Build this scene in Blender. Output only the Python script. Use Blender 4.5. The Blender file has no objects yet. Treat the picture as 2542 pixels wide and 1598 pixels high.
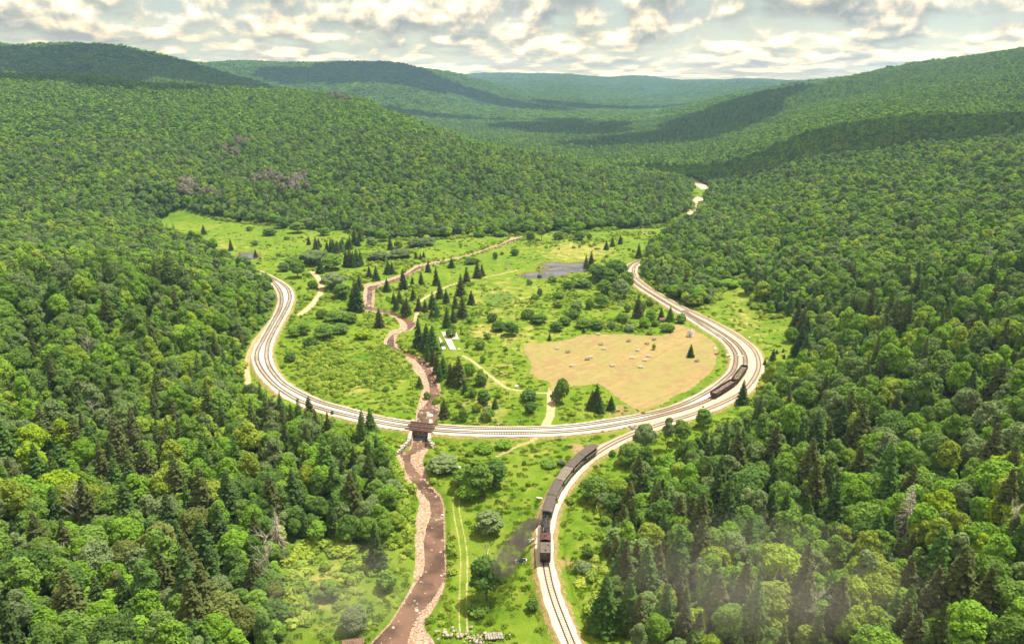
import bpy, bmesh, math, random
import numpy as np
from mathutils import Vector, Matrix
R = math.radians
SC = bpy.context.scene
COL = SC.collection
rng = np.random.default_rng(7)
random.seed(7)

# ------------------------------------------------------------------ camera
F_PX, CX, CY, CAM_H = 1815.0, 1271.0, 799.0, 118.0
PITCH = math.atan((CY - 225.0) / F_PX)
cam_d = bpy.data.cameras.new('camera')
cam = bpy.data.objects.new('camera', cam_d); COL.objects.link(cam)
cam.location = (0, 0, CAM_H)
cam.rotation_euler = (math.pi/2 - PITCH, 0, 0)
cam_d.sensor_fit = 'HORIZONTAL'; cam_d.sensor_width = 36.0
cam_d.lens = 36.0 * F_PX / 2542.0
cam_d.clip_start = 1.0; cam_d.clip_end = 60000.0
SC.camera = cam

# ------------------------------------------------------------------ sky, sun, exposure
SUN_EL, SUN_AZ = R(66), R(58)          # azimuth measured clockwise from the view direction (+Y)
TO_SUN = Vector((math.sin(SUN_AZ)*math.cos(SUN_EL), math.cos(SUN_AZ)*math.cos(SUN_EL), math.sin(SUN_EL)))
sun_d = bpy.data.lights.new('sun', 'SUN'); sun_d.energy = 4.8; sun_d.angle = R(0.55); sun_d.color = (1.0, 0.93, 0.79)
sun = bpy.data.objects.new('sun', sun_d); COL.objects.link(sun)
sun.rotation_euler = (-TO_SUN).to_track_quat('-Z', 'Y').to_euler(); sun.location = (0, 0, 3000)
SC.view_settings.view_transform = 'Standard'; SC.view_settings.look = 'None'
SC.view_settings.exposure = 0.72; SC.view_settings.gamma = 1.0
SC.view_settings.use_curve_mapping = False
SC.cycles.use_denoising = True
SC.cycles.max_bounces = 6; SC.cycles.diffuse_bounces = 2; SC.cycles.glossy_bounces = 2
SC.cycles.transmission_bounces = 3; SC.cycles.volume_bounces = 0; SC.cycles.transparent_max_bounces = 12
SC.cycles.use_adaptive_sampling = True; SC.cycles.adaptive_threshold = 0.02
SC.cycles.volume_step_rate = 4.0; SC.cycles.volume_max_steps = 96
SC.cycles.caustics_reflective = False; SC.cycles.caustics_refractive = False

class NT:
    """small helper round a node tree"""
    def __init__(s, nt): s.nt = nt
    def n(s, typ, **kw):
        nd = s.nt.nodes.new(typ)
        for k, v in kw.items():
            if k in ('inp',):
                for a, b in v.items(): s.set(nd, a, b)
            else: setattr(nd, k, v)
        return nd
    def set(s, nd, key, val):
        sock = nd.inputs[key]
        if hasattr(val, 'is_output') or isinstance(val, bpy.types.NodeSocket): s.nt.links.new(val, sock)
        else: sock.default_value = val
    def math(s, op, a, b=0.0, c=0.0, clamp=False):
        nd = s.nt.nodes.new('ShaderNodeMath'); nd.operation = op; nd.use_clamp = clamp
        s.set(nd, 0, a); s.set(nd, 1, b)
        if op in ('MULTIPLY_ADD', 'SMOOTH_MIN'): s.set(nd, 2, c)
        return nd.outputs[0]
    def noise(s, vec, scale, detail=3.0, rough=0.55, dist=0.0, dim='3D'):
        nd = s.nt.nodes.new('ShaderNodeTexNoise'); nd.noise_dimensions = dim
        if vec is not None: s.nt.links.new(vec, nd.inputs['Vector'])
        nd.inputs['Scale'].default_value = scale; nd.inputs['Detail'].default_value = detail
        nd.inputs['Roughness'].default_value = rough; nd.inputs['Distortion'].default_value = dist
        return nd.outputs['Fac']
    def ramp(s, fac, stops, interp='LINEAR'):
        nd = s.nt.nodes.new('ShaderNodeValToRGB'); cr = nd.color_ramp; cr.interpolation = interp
        while len(cr.elements) > 1: cr.elements.remove(cr.elements[-1])
        cr.elements[0].position = stops[0][0]; cr.elements[0].color = tuple(stops[0][1]) + (1,) if len(stops[0][1]) == 3 else stops[0][1]
        for p, c in stops[1:]:
            e = cr.elements.new(p); e.color = tuple(c) + (1,) if len(c) == 3 else c
        s.nt.links.new(fac, nd.inputs[0]); return nd.outputs[0]
    def rng(s, v, a, b, lo=0.0, hi=1.0, smooth=True):
        nd = s.nt.nodes.new('ShaderNodeMapRange'); nd.clamp = True
        if smooth: nd.interpolation_type = 'SMOOTHSTEP'
        s.set(nd, 'Value', v); s.set(nd, 'From Min', a); s.set(nd, 'From Max', b); s.set(nd, 'To Min', lo); s.set(nd, 'To Max', hi)
        return nd.outputs['Result']
    def mix(s, fac, a, b, blend='MIX'):
        nd = s.nt.nodes.new('ShaderNodeMix'); nd.data_type = 'RGBA'; nd.blend_type = blend
        s.set(nd, 0, fac)
        for k, v in ((6, a), (7, b)):
            if isinstance(v, (tuple, list)): v = tuple(v) + (1,) if len(v) == 3 else v
            s.set(nd, k, v)
        return nd.outputs[2]
    def attr(s, name):
        nd = s.nt.nodes.new('ShaderNodeAttribute'); nd.attribute_name = name; return nd.outputs['Fac']

world = bpy.data.worlds.new('World'); SC.world = world; world.use_nodes = True
def build_world():
    nt = world.node_tree; nt.nodes.clear(); t = NT(nt)
    out = t.n('ShaderNodeOutputWorld'); bg = t.n('ShaderNodeBackground'); bg.inputs['Strength'].default_value = 0.13
    nt.links.new(bg.outputs[0], out.inputs[0])
    sky = t.n('ShaderNodeTexSky'); sky.sky_type = 'NISHITA'; sky.sun_disc = False
    sky.sun_elevation = SUN_EL; sky.sun_rotation = SUN_AZ; sky.altitude = 1200; sky.air_density = 1.0; sky.dust_density = 1.5
    geo = t.n('ShaderNodeTexCoord'); sep = t.n('ShaderNodeSeparateXYZ'); nt.links.new(geo.outputs['Generated'], sep.inputs[0])
    x, y, z = sep.outputs
    zc = t.math('MAXIMUM', z, 0.0)
    # clouds lie on a layer: project the direction on a slightly curved plane
    den = t.math('ADD', zc, 0.035)
    px, py = t.math('DIVIDE', x, den), t.math('DIVIDE', y, den)
    def layer(dz, sc, off, detail=7.0, ystretch=1.0):
        d2 = t.math('ADD', zc, 0.035 + dz)
        cx_, cy_ = t.math('DIVIDE', x, d2), t.math('DIVIDE', y, d2)
        cb = t.n('ShaderNodeCombineXYZ'); nt.links.new(cx_, cb.inputs[0])
        nt.links.new(t.math('MULTIPLY', cy_, ystretch), cb.inputs[1]); cb.inputs[2].default_value = off
        return t.noise(cb.outputs[0], sc, detail, 0.56, 0.15)
    cov = layer(0, 0.55, 3.0, 7.0, 0.8)
    cov2 = layer(0.006, 0.55, 3.0, 7.0, 0.8)       # the same field seen a little higher up: gives the lit tops and grey bases
    # puffs seen from the side
    az = t.math('ARCTAN2', x, y)
    def puff(dz, su, sv, off, detail=6.0):
        cb = t.n('ShaderNodeCombineXYZ'); nt.links.new(t.math('MULTIPLY', az, su), cb.inputs[0])
        e = t.math('DIVIDE', t.math('ADD', zc, dz), t.math('ADD', t.math('MULTIPLY', zc, 2.2), 0.05))
        nt.links.new(t.math('MULTIPLY', e, sv), cb.inputs[1]); cb.inputs[2].default_value = off
        return t.noise(cb.outputs[0], 1.0, detail, 0.52, 0.25)
    p1, p2 = puff(0, 11, 15, 1.7), puff(0.0035, 11, 15, 1.7)
    q1, q2 = puff(0, 26, 34, 9.1), puff(0.002, 26, 34, 9.1)
    dens = t.math('ADD', t.math('MULTIPLY', cov, 0.36), t.math('ADD', t.math('MULTIPLY', p1, 0.44), t.math('MULTIPLY', q1, 0.20)))
    rel = t.math('ADD', t.math('MULTIPLY', t.math('SUBTRACT', p1, p2), 4.2),
                 t.math('ADD', t.math('MULTIPLY', t.math('SUBTRACT', cov, cov2), 1.6), t.math('MULTIPLY', t.math('SUBTRACT', q1, q2), 2.6)))
    mask = t.rng(dens, 0.40, 0.53)
    lit = t.math('ADD', 0.48, rel, clamp=True)
    thick = t.rng(dens, 0.47, 0.66)
    lit = t.math('SUBTRACT', lit, t.math('MULTIPLY', thick, 0.16), clamp=True)
    ccol = t.ramp(lit, [(0.0, (1.55, 1.65, 1.65)), (0.34, (2.4, 2.5, 2.35)), (0.54, (3.7, 3.35, 2.7)), (0.74, (4.8, 4.5, 3.5)), (0.92, (5.6, 5.6, 4.6)), (1.0, (6.8, 6.8, 6.2))])
    base = t.mix(0.80, sky.outputs[0], (2.3, 2.6, 2.3))
    hz = t.rng(z, 0.0, 0.055, 1.0, 0.0)
    colr = t.mix(mask, base, ccol)
    colr = t.mix(t.math('MULTIPLY', hz, 0.18), colr, (5.4, 4.8, 3.6)); v0 = t.n('ShaderNodeVectorMath'); v0.operation = 'MULTIPLY'; nt.links.new(colr, v0.inputs[0]); nt.links.new(t.mix(t.rng(z, 0.0, 0.10, 1.0, 0.0), (1.30, 1.17, 0.98), (2.5, 1.95, 1.15)), v0.inputs[1]); colr = v0.outputs[0]
    colr = t.mix(1.0, colr, t.n('ShaderNodeCombineXYZ').outputs[0], 'MULTIPLY') if False else colr
    below = t.rng(z, -0.02, 0.0, 1.0, 0.0)
    colr = t.mix(below, colr, (0.9, 1.2, 0.7))
    vs = t.n('ShaderNodeVectorMath'); vs.operation = 'SCALE'; nt.links.new(colr, vs.inputs[0]); nt.links.new(t.rng(z, 0.02, 0.5, 1.0, 1.45), vs.inputs['Scale']); colr = vs.outputs[0]
    nt.links.new(colr, bg.inputs['Color'])
build_world()

# ------------------------------------------------------------------ pixel <-> world
CP, SP = math.cos(PITCH), math.sin(PITCH)
def ray(u, v):
    xc, yc = (u - CX), -(v - CY)
    return np.array([xc, F_PX*CP + yc*SP, -F_PX*SP + yc*CP])
def at(u, v, z=0.0):
    d = ray(u, v); t = (z - CAM_H) / d[2]
    return (float(d[0]*t), float(d[1]*t))
def line(pts, z=0.0): return np.array([at(u, v, z) for u, v in pts])
def proj(x, y, z):
    dz = z - CAM_H
    depth = y*CP - dz*SP
    up = y*SP + dz*CP
    depth = np.where(depth < 1, 1, depth)
    return CX + F_PX*x/depth, CY - F_PX*up/depth, depth
def smooth(x, a, b):
    t = np.clip((x - a) / (b - a), 0, 1); return t*t*(3 - 2*t)
def spline(P, step):
    """Catmull-Rom resampled at equal steps"""
    P = np.asarray(P, float); Q = np.vstack([2*P[0]-P[1], P, 2*P[-1]-P[-2]]); out = []
    for i in range(1, len(Q)-2):
        p0, p1, p2, p3 = Q[i-1], Q[i], Q[i+1], Q[i+2]
        t = np.linspace(0, 1, 13)[:-1, None]
        out.append(0.5*((2*p1) + (-p0+p2)*t + (2*p0-5*p1+4*p2-p3)*t**2 + (-p0+3*p1-3*p2+p3)*t**3))
    C = np.vstack(out + [P[-1:]])
    for _ in range(3): C[1:-1] = C[1:-1]*0.5 + (C[:-2]+C[2:])*0.25
    s = np.r_[0, np.cumsum(np.hypot(*np.diff(C, axis=0).T))]
    n = max(2, int(s[-1]/step)); q = np.linspace(0, s[-1], n+1)
    return np.c_[np.interp(q, s, C[:, 0]), np.interp(q, s, C[:, 1])]

# value noise (tileable lattice hash) for terrain and masks
_perm = rng.random((256, 256))
def vnoise(x, y):
    xi, yi = np.floor(x).astype(int), np.floor(y).astype(int); fx, fy = x-xi, y-yi
    fx, fy = fx*fx*(3-2*fx), fy*fy*(3-2*fy)
    a = _perm[xi % 256, yi % 256]; b = _perm[(xi+1) % 256, yi % 256]; c = _perm[xi % 256, (yi+1) % 256]; d = _perm[(xi+1) % 256, (yi+1) % 256]
    return (a*(1-fx)+b*fx)*(1-fy) + (c*(1-fx)+d*fx)*fy
def fbm(x, y, oct=4, g=0.5):
    s, a, n = 0, 1, 0
    for k in range(oct): s = s + a*vnoise(x*2**k+17.3*k, y*2**k+5.1*k); n += a; a *= g
    return s/n - 0.5

# ------------------------------------------------------------------ plan of the place, traced as lines on the ground
TR_A = [(640,672),(673.7,688.6),(689,697.2),(703.6,706.5),(714.2,717.1),(718.9,729.1),(719.5,741.1),(716.2,753),(710.2,766.3),(702.3,780.9),(693,796.9),(685,811.5),(675.7,828.8),(667.7,846),(663,863),(661.5,882.6),(664,897.2),(670.4,913.2),(682.3,930.4),(699.6,949),(723.5,965),(746.1,977),(771.4,988.9),(795.3,998.2),(819.2,1005.5),(845.8,1012.8),(872.4,1020.1),(898,1026.6),(926.5,1033.8),(959.7,1040.4),(999.6,1047),(1039.5,1052.3),(1079.3,1056.4),(1119,1059.5),(1159,1061.6),(1226.4,1063.2),(1293,1063),(1326,1062.2),(1392.6,1059.7),(1459,1052.6),(1504,1045.6),(1549.8,1038.4),(1599.7,1029.6),(1649.5,1018),(1699.3,1001.4),(1745,979),(1779,957.5),(1806.1,935),(1819.4,920.9),(1826,902.3),(1826.7,883.7),(1822,870.4),(1808.8,853),(1792.8,838.5),(1772.9,825.2),(1750.3,811.2),(1730.4,798),(1698,777.5),(1679.3,767),(1659.4,755.3),(1632.8,739),(1606.2,722.4),(1586.3,709),(1571,696),(1558,682),(1554.4,670.6),(1565,657.3),(1581,648.6),(1604,642)]
TR_B = [(650,690),(673,696),(682,703),(690.3,713.2),(697,726.4),(699.6,739.7),(698.3,757),(690.3,777),(678.3,798.2),(666.4,819.5),(654.4,841),(643,862),(637.8,878),(638.5,895),(646.4,913.2),(659.7,931.8),(679.7,953),(706.2,973),(732.8,989),(759.4,1000.9),(786,1010.6),(819.2,1020.5),(845.8,1027.3),(879,1034.8),(907,1041),(939.8,1047.9),(973,1054.3),(1012.9,1060.3),(1046,1064.3),(1079.3,1067.4),(1119.2,1070.5),(1159,1072.6),(1226.4,1074.4),(1293,1074.4),(1359.3,1073),(1425.8,1068.9),(1492.2,1060.8),(1549.8,1050.6),(1599.7,1040.6),(1666.1,1024.5),(1699.3,1014.7),(1732.6,1003),(1772.4,985.6),(1800,970),(1825,950),(1841,930),(1848,914),(1850.4,899.6),(1848.6,883.7),(1839.3,866.4),(1822,847.8),(1799.5,831.8),(1772.9,815.5),(1746.3,799.5),(1722.4,786.5),(1704,774.5),(1698,769.8)]
TR_C = [(1590,648),(1583,654),(1576,661),(1573,668),(1573,678.5),(1578.3,689.2),(1590.3,699.8),(1607.6,712.4),(1632.8,728.8),(1659.4,744.2),(1679.3,755),(1698,764.6),(1725.8,777.6),(1759,793.2),(1786.2,807.4),(1812.8,822.2),(1832.7,835.4),(1852.6,849.8),(1868.6,865),(1879.2,882.3),(1883.2,899.6),(1882.5,914),(1876.5,930.2),(1866,947.4),(1850,966),(1830,981),(1804,994.5),(1765.8,1011.4),(1732.6,1023.8),(1699.3,1034.6),(1657.8,1046.8),(1616.3,1060.4),(1574.8,1076),(1540,1091),(1515,1103.5),(1492,1117),(1466,1134),(1443,1152),(1424,1170),(1407,1190),(1386,1220),(1368,1258),(1357,1298),(1352,1337),(1352.5,1372),(1356.5,1408),(1365.3,1451),(1379.5,1497),(1397.3,1543.3),(1418,1595),(1443,1650),(1480,1720)]
LA, LB, LC = (spline(line(t), 1.0) for t in (TR_A, TR_B, TR_C))
WATER_Z = -3.5
RZ = -3.2
riv_L = [(870,1680),(921,1595),(967,1547),(1003,1490),(1024,1451),(1033,1397.6),(1033,1344),(1027.7,1308.8),(1038.3,1273),(1043.7,1244.8),(1020.6,1209),(997.5,1177),(996,1152.4),(981.5,1127.5),(1016,1118),(1021,1104),(1025,1078),(1029,1062),(1033,1040),(1035,1020),(1041,1000),(1047,975),(1050,957),(1044,938),(1029,923.5),(1018,901),(1000,883),(978,870),(956,858),(953,846),(963,832.8),(968,823),(993,817),(993,805),(985,793),(968,785),(940,777),(902,772),(900,755),(905,715),(905,706),(942,701),(960,694),(985,686),(1010,675),(1030,661),(1067,653),(1112,644),(1157,635),(1202,619.5),(1247,604),(1262,597),(1269,592),(1292,588)]
riv_R = [(1310,590),(1290,594),(1258,607),(1212,622),(1160,640),(1115,649),(1070,660),(1045,668),(1022,681),(1000,695),(965,705),(944,710),(930,722),(930,745),(927,763),(950,769),(982,777),(1003,789),(1030,799),(1034,807),(1020,821),(995,828),(984,834),(987,846),(985,860),(1002,874),(1029,880),(1056,893),(1072,903),(1084,925),(1092,957),(1094,975),(1090,1000),(1091,1020),(1092,1040),(1069,1062),(1067,1078),(1065,1104),(1063,1116),(1047,1145),(1059.7,1181),(1066.8,1202),(1095,1230.6),(1103,1259),(1104,1309),(1106,1380),(1107.6,1433),(1095,1479),(1063,1532),(1050,1560),(1070,1585),(1090,1620),(1080,1700)]
wat_L = [(860,1690),(923,1595),(969,1547),(1005,1490),(1032,1448),(1050,1420),(1054,1390),(1051,1345),(1059,1309),(1070,1273),(1066,1245),(1044,1222),(1024,1198),(1006,1170),(1001,1145),(990,1128),(1018,1116),(1023,1104),(1027,1078),(1031,1062),(1034,1045),(1036,1025),(1052,1008),(1063,995),(1066,975),(1064,950),(1058,930),(1046,910),(1030,892),(1010,884),(982,874),(963,862),(960,848),(969,834),(985,826),(1008,820),(1012,808),(1000,794),(975,783),(940,774),(905,768),(910,750),(912,720),(914,712),(944,706),(962,699),(987,690),(1012,679),(1034,664),(1068,656),(1113,646.5),(1158,637),(1203,621),(1248,605.5),(1266,597),(1292,590)]
wat_R = [(1308,591),(1288,593),(1256,606),(1211,621.5),(1160,639),(1115,648),(1070,658.5),(1043,667),(1020,680),(998,694),(965,704),(940,709),(925,722),(922,745),(921,763),(950,768),(984,776),(1005,788),(1029,799),(1031,806),(1014,820),(990,826),(977,834),(979,846),(978,860),(1000,873),(1027,880),(1050,894),(1062,905),(1074,925),(1083,950),(1091,975),(1088,1000),(1090,1025),(1091,1042),(1067,1062),(1065,1078),(1063,1104),(1050,1116),(1020,1128),(1018,1150),(1042,1177),(1063,1203),(1091,1232),(1101,1259),(1102,1309),(1104,1380),(1105,1433),(1080,1480),(1045,1520),(1022,1558),(1012,1595),(1000,1690)]
POLY_RIVER = np.vstack([line(riv_L, RZ), line(riv_R, RZ)])
POLY_WATER = np.vstack([line(wat_L, WATER_Z), line(wat_R, WATER_Z)])
POLY_POND = line([(1290,685),(1310,679),(1332,677),(1352,671),(1380,664),(1358,664),(1340,660),(1355,655),(1373,652),(1395,655),(1416,656),(1440,652),(1456,650),(1458,672),(1440,676),(1416,677),(1395,684),(1370,691),(1346,692),(1314,691)], -1.4)
POLY_POND2 = line([(588,640),(600,628),(622,628),(642,634),(640,641),(622,645),(600,646)], -1.4)
OPEN_PX = [(700,1720),(720,1500),(715,1370),(790,1345),(900,1350),(985,1330),(1000,1250),(975,1200),(955,1150),(945,1118),(930,1100),(850,1078),(790,1070),(730,1048),(680,1015),(640,985),(622,1010),(605,1000),(600,930),(606,880),(625,845),(645,820),(664,798),(682,760),(688,740),(686,718),(673,694),(655,684),(600,665),(540,635),(470,604),(400,572),(385,548),(450,537),(560,547),(640,557),(700,560),(780,572),(860,572),(900,590),(1000,594),(1112,592),(1180,585),(1292,578),(1382,574),(1494,571),(1600,567),(1650,560),(1690,538),(1712,520),(1712,490),(1725,472),(1712,455),(1700,447),(1722,444),(1762,466),(1748,500),(1740,535),(1650,585),(1612,625),(1594,648),(1586,653),(1584,672),(1594,693),(1626,714),(1666,742),(1699,760),(1726,766),(1766,752),(1775,728),(1849,703),(1870,735),(1905,790),(1992,796),(1996,848),(1988,900),(1965,925),(1902,925),(1898,965),(1888,1000),(1862,1040),(1810,1080),(1760,1105),(1700,1128),(1650,1150),(1600,1180),(1550,1215),(1505,1240),(1510,1290),(1488,1350),(1515,1385),(1520,1451),(1512,1522),(1548,1575),(1570,1650),(1580,1720)]
POLY_OPEN = line(OPEN_PX, -0.5)
FLAT_PX = [(300,1750),(420,1450),(500,1200),(560,1050),(575,900),(615,830),(668,760),(665,700),(600,668),(500,640),(400,590),(360,560),(400,545),(600,548),(800,572),(1000,592),(1200,586),(1400,572),(1600,565),(1690,535),(1700,470),(1690,430),(1790,450),(1770,520),(1680,590),(1630,640),(1620,680),(1650,715),(1730,750),(1800,760),(1860,800),(1920,860),(1930,930),(1890,1010),(1780,1080),(1660,1180),(1560,1300),(1530,1450),(1560,1600),(1650,1800)]
POLY_FLAT = line(FLAT_PX)
POLY_FIELD = line([(1301.6,855.6),(1375,849),(1418,841.5),(1444,831.8),(1496,829.7),(1560.7,829.7),(1604,833),(1642.8,834),(1668.7,824),(1676,816.7),(1671,806),(1690,806),(1724.8,818.9),(1755,836),(1781,857.7),(1785,872.9),(1776.6,901),(1772,918),(1744,944),(1707.5,972),(1670.8,985),(1664,996),(1642.8,1004.6),(1604,1018),(1586.6,1019),(1558.6,1006.7),(1524,980.8),(1487,952.7),(1426.8,959),(1380,962),(1372,972),(1364,968),(1366.4,948),(1338,942),(1312,926.8),(1321,911.7),(1314.5,892),(1302.7,881.5)], -0.6)
iA0 = np.argmin(np.hypot(*(LA - at(1655,1017)).T)); iA1 = np.argmin(np.hypot(*(LA - at(1586,709)).T))
iC0 = np.argmin(np.hypot(*(LC - at(1590,700)).T)); iC1 = np.argmin(np.hypot(*(LC - at(1640,1052)).T))
POLY_AC = np.vstack([LA[iA0:iA1:3], LC[iC0:iC1:3]])
jA = np.argmin(np.hypot(*(LA - at(1700,1001)).T)); jB = np.argmin(np.hypot(*(LB - at(1700,1014)).T))
POLY_AB = np.vstack([LA[20:jA:3], LB[14:jB:3][::-1]])
PATHS = {  # points, ground z, width
 'farm_track': ([(1371,962),(1368,985),(1368,1010),(1366,1030),(1358,1046),(1352,1058)], -0.6, 3.6),
 'foot_path': ([(1366,977),(1332,976),(1292,969),(1258,961),(1236,944),(1202,917),(1175,894),(1148,878)], -0.9, 1.7),
 'side_path': ([(1351,1082),(1309.5,1099.6),(1276,1111),(1234.8,1131)], -1.2, 2.0),
 'rutted_track': ([(1152,1192),(1137,1212),(1133,1240),(1134,1273),(1145,1326),(1152,1380),(1150,1451),(1149,1522),(1152,1575)], -1.8, 3.2),
 'far_path': ([(772,676),(786,686),(797,702),(797,722),(785,742),(768,762),(745,782)], -1.0, 4.0),
 'loop_side_track': ([(668,797),(646,826),(630,850),(617,880),(612,913),(614.5,940),(618.5,966),(622,998)], -0.6, 2.8),
 'river_flat_path': ([(1286,674),(1225,687),(1171,698),(1119,711),(1090,724),(1060,738),(1040,752),(1035,775),(1030,792)], -1.6, 2.6),
}
GX0, GX1, GY0, GY1, GS = -430, 430, 95, 1150, 1.0
gx = np.arange(GX0, GX1+1, GS); gy = np.arange(GY0, GY1+1, GS)
GXX, GYY = np.meshgrid(gx, gy)
def seg_dist(PX, PY, L, closed=False):
    d = np.full(PX.shape, 1e9, np.float32)
    n = len(L); rngi = range(n if closed else n-1)
    for i in rngi:
        a, b = L[i], L[(i+1) % n]; vx, vy = b-a; ll = vx*vx+vy*vy+1e-9
        t = np.clip(((PX-a[0])*vx+(PY-a[1])*vy)/ll, 0, 1)
        np.minimum(d, np.hypot(PX-a[0]-t*vx, PY-a[1]-t*vy), out=d)
    return d
def inside(PX, PY, L):
    r = np.zeros(PX.shape, bool); n = len(L)
    for i in range(n):
        (x0, y0), (x1, y1) = L[i], L[(i+1) % n]
        if y0 == y1: continue
        r ^= ((y0 > PY) != (y1 > PY)) & (PX < (x1-x0)*(PY-y0)/(y1-y0)+x0)
    return r
def grid_dist(L, closed, pad=60):
    """signed (closed) or plain distance on the grid, exact near the line, large far away"""
    out = np.full(GXX.shape, 99.0, np.float32)
    x0, y0 = L.min(0)-pad; x1, y1 = L.max(0)+pad
    i0, i1 = max(0, int((x0-GX0)/GS)), min(len(gx), int((x1-GX0)/GS)+2); j0, j1 = max(0, int((y0-GY0)/GS)), min(len(gy), int((y1-GY0)/GS)+2)
    X, Y = GXX[j0:j1, i0:i1], GYY[j0:j1, i0:i1]
    d = np.full(X.shape, 1e9, np.float32)
    for k in range(0, len(L)-1 + (1 if closed else 0)):
        a, b = L[k], L[(k+1) % len(L)]
        bx0, bx1 = min(a[0], b[0])-pad, max(a[0], b[0])+pad; by0, by1 = min(a[1], b[1])-pad, max(a[1], b[1])+pad
        p0, p1 = max(0, int(bx0-X[0, 0])), min(X.shape[1], int(bx1-X[0, 0])+2); q0, q1 = max(0, int(by0-Y[0, 0])), min(X.shape[0], int(by1-Y[0, 0])+2)
        if p1 <= p0 or q1 <= q0: continue
        xs, ys = X[q0:q1, p0:p1], Y[q0:q1, p0:p1]
        vx, vy = b-a; ll = vx*vx+vy*vy+1e-9; t = np.clip(((xs-a[0])*vx+(ys-a[1])*vy)/ll, 0, 1)
        dd = np.hypot(xs-a[0]-t*vx, ys-a[1]-t*vy); d[q0:q1, p0:p1] = np.minimum(d[q0:q1, p0:p1], dd)
    d = np.minimum(d, 99)
    if closed: d = np.where(inside(X, Y, L), -d, d)
    out[j0:j1, i0:i1] = d
    return out
def samp(G, x, y):
    fx = np.clip((np.asarray(x)-GX0)/GS, 0, len(gx)-1.001); fy = np.clip((np.asarray(y)-GY0)/GS, 0, len(gy)-1.001)
    i, j = fx.astype(int), fy.astype(int); fx, fy = fx-i, fy-j
    return (G[j, i]*(1-fx)+G[j, i+1]*fx)*(1-fy) + (G[j+1, i]*(1-fx)+G[j+1, i+1]*fx)*fy
D_RIV = grid_dist(POLY_RIVER, True); D_WAT = grid_dist(POLY_WATER, True, 20)
D_POND = np.minimum(grid_dist(POLY_POND, True, 25), grid_dist(POLY_POND2, True, 25))
D_OPEN = grid_dist(POLY_OPEN, True, 60)
D_OPEN[(D_OPEN > 98) & inside(GXX, GYY, POLY_OPEN)] = -99
D_FLAT = grid_dist(POLY_FLAT, True, 90)
D_FLAT[(D_FLAT > 98) & inside(GXX, GYY, POLY_FLAT)] = -99
D_FIELD = grid_dist(POLY_FIELD, True, 20)
D_TRK = np.minimum(np.minimum(grid_dist(LA[::2], False, 30), grid_dist(LB[::2], False, 30)), grid_dist(LC[::2], False, 30))
D_TC = grid_dist(LC[::2], False, 30)
D_BAL = np.minimum(D_TRK - 2.5, np.minimum(grid_dist(POLY_AC, True, 20), grid_dist(POLY_AB, True, 20)))
D_BAL = D_BAL + 0.5*fbm(GXX/4, GYY/4, 3)*2
D_BAL = np.maximum(D_BAL, -(D_RIV - 0.4))
D_PATH = {k: grid_dist(spline(line(p, z), 3.0), False, 12) for k, (p, z, w) in PATHS.items()}

# ------------------------------------------------------------------ terrain height
def az_of(u): return math.atan2(u-CX, F_PX*CP + 399*SP)
PROF = {
 -700: [(100,8),(200,20),(400,45),(700,60),(1200,110),(2000,190),(3400,320),(6000,300)],
 0:    [(100,2),(160,4),(315,8),(400,27),(470,30),(560,12),(640,2),(760,12),(1100,60),(1900,150),(2400,110),(3400,300),(5000,250)],
 300:  [(100,2),(170,3),(300,8),(390,23),(440,25),(540,5),(620,0),(720,5),(1000,50),(1700,132),(2200,95),(3000,255),(5000,220)],
 450:  [(100,1),(200,2),(310,5),(390,18),(440,20),(520,3),(600,0),(700,3),(950,42),(1550,118),(2100,80),(2900,212),(3400,200),(4300,230)],
 600:  [(100,1),(300,1),(370,5),(420,15),(460,9),(520,0),(700,0),(900,30),(1500,114),(2000,60),(2850,158),(3300,90),(4000,252),(5500,200)],
 750:  [(100,0),(690,0),(880,34),(1450,110),(1950,50),(2750,98),(3200,60),(4100,245),(5500,210)],
 900:  [(100,0),(680,1),(880,42),(1400,104),(1900,40),(2600,40),(4300,258),(5500,230)],
 1000: [(100,0),(690,1),(880,40),(1250,80),(1700,20),(2600,20),(4300,262),(5500,230),(7500,240)],
 1100: [(100,0),(690,1),(860,36),(1180,56),(1600,8),(2500,0),(3400,70),(4400,222),(5500,180),(7500,240)],
 1200: [(100,0),(700,1),(860,26),(1120,37),(1450,3),(2500,-5),(3400,40),(4500,165),(5500,130),(7500,262)],
 1350: [(100,0),(700,1),(840,18),(1060,25),(1300,2),(2500,-5),(3500,20),(4800,90),(7500,262)],
 1500: [(100,0),(700,0),(830,10),(980,14),(1180,0),(2500,-4),(3000,5),(4000,30),(5500,90),(7500,250)],
 1620: [(100,0),(760,0),(850,5),(950,6),(1050,0),(1800,0),(2500,12),(3000,30),(3600,10),(5500,100),(7500,220)],
 1750: [(100,0),(450,0),(560,4),(700,0),(1100,-1),(1600,5),(2200,28),(2900,68),(3600,55),(4500,60),(6000,150),(7500,195)],
 1880: [(100,0),(400,0),(560,10),(800,8),(1100,12),(1600,38),(2200,78),(2900,112),(3600,100),(5000,120),(7500,200)],
 2000: [(100,0),(320,2),(450,8),(800,26),(1300,58),(2000,98),(2800,143),(4000,150),(7500,180)],
 2130: [(100,0),(250,3),(400,12),(620,28),(1000,48),(1700,98),(2600,158),(3500,165),(7500,180)],
 2270: [(100,0),(200,4),(310,12),(480,25),(800,43),(1500,95),(2500,181),(3500,190),(7500,180)],
 2542: [(100,0),(160,6),(309,22),(476,34),(786,53),(1400,95),(2200,212),(3500,250),(7500,200)],
 3300: [(100,10),(300,45),(600,80),(1200,150),(2200,260),(3500,300),(7500,250)],
}
_pu = sorted(PROF); _paz = np.array([az_of(u) for u in _pu]); _lr = np.linspace(math.log(60), math.log(16000), 500)
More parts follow.
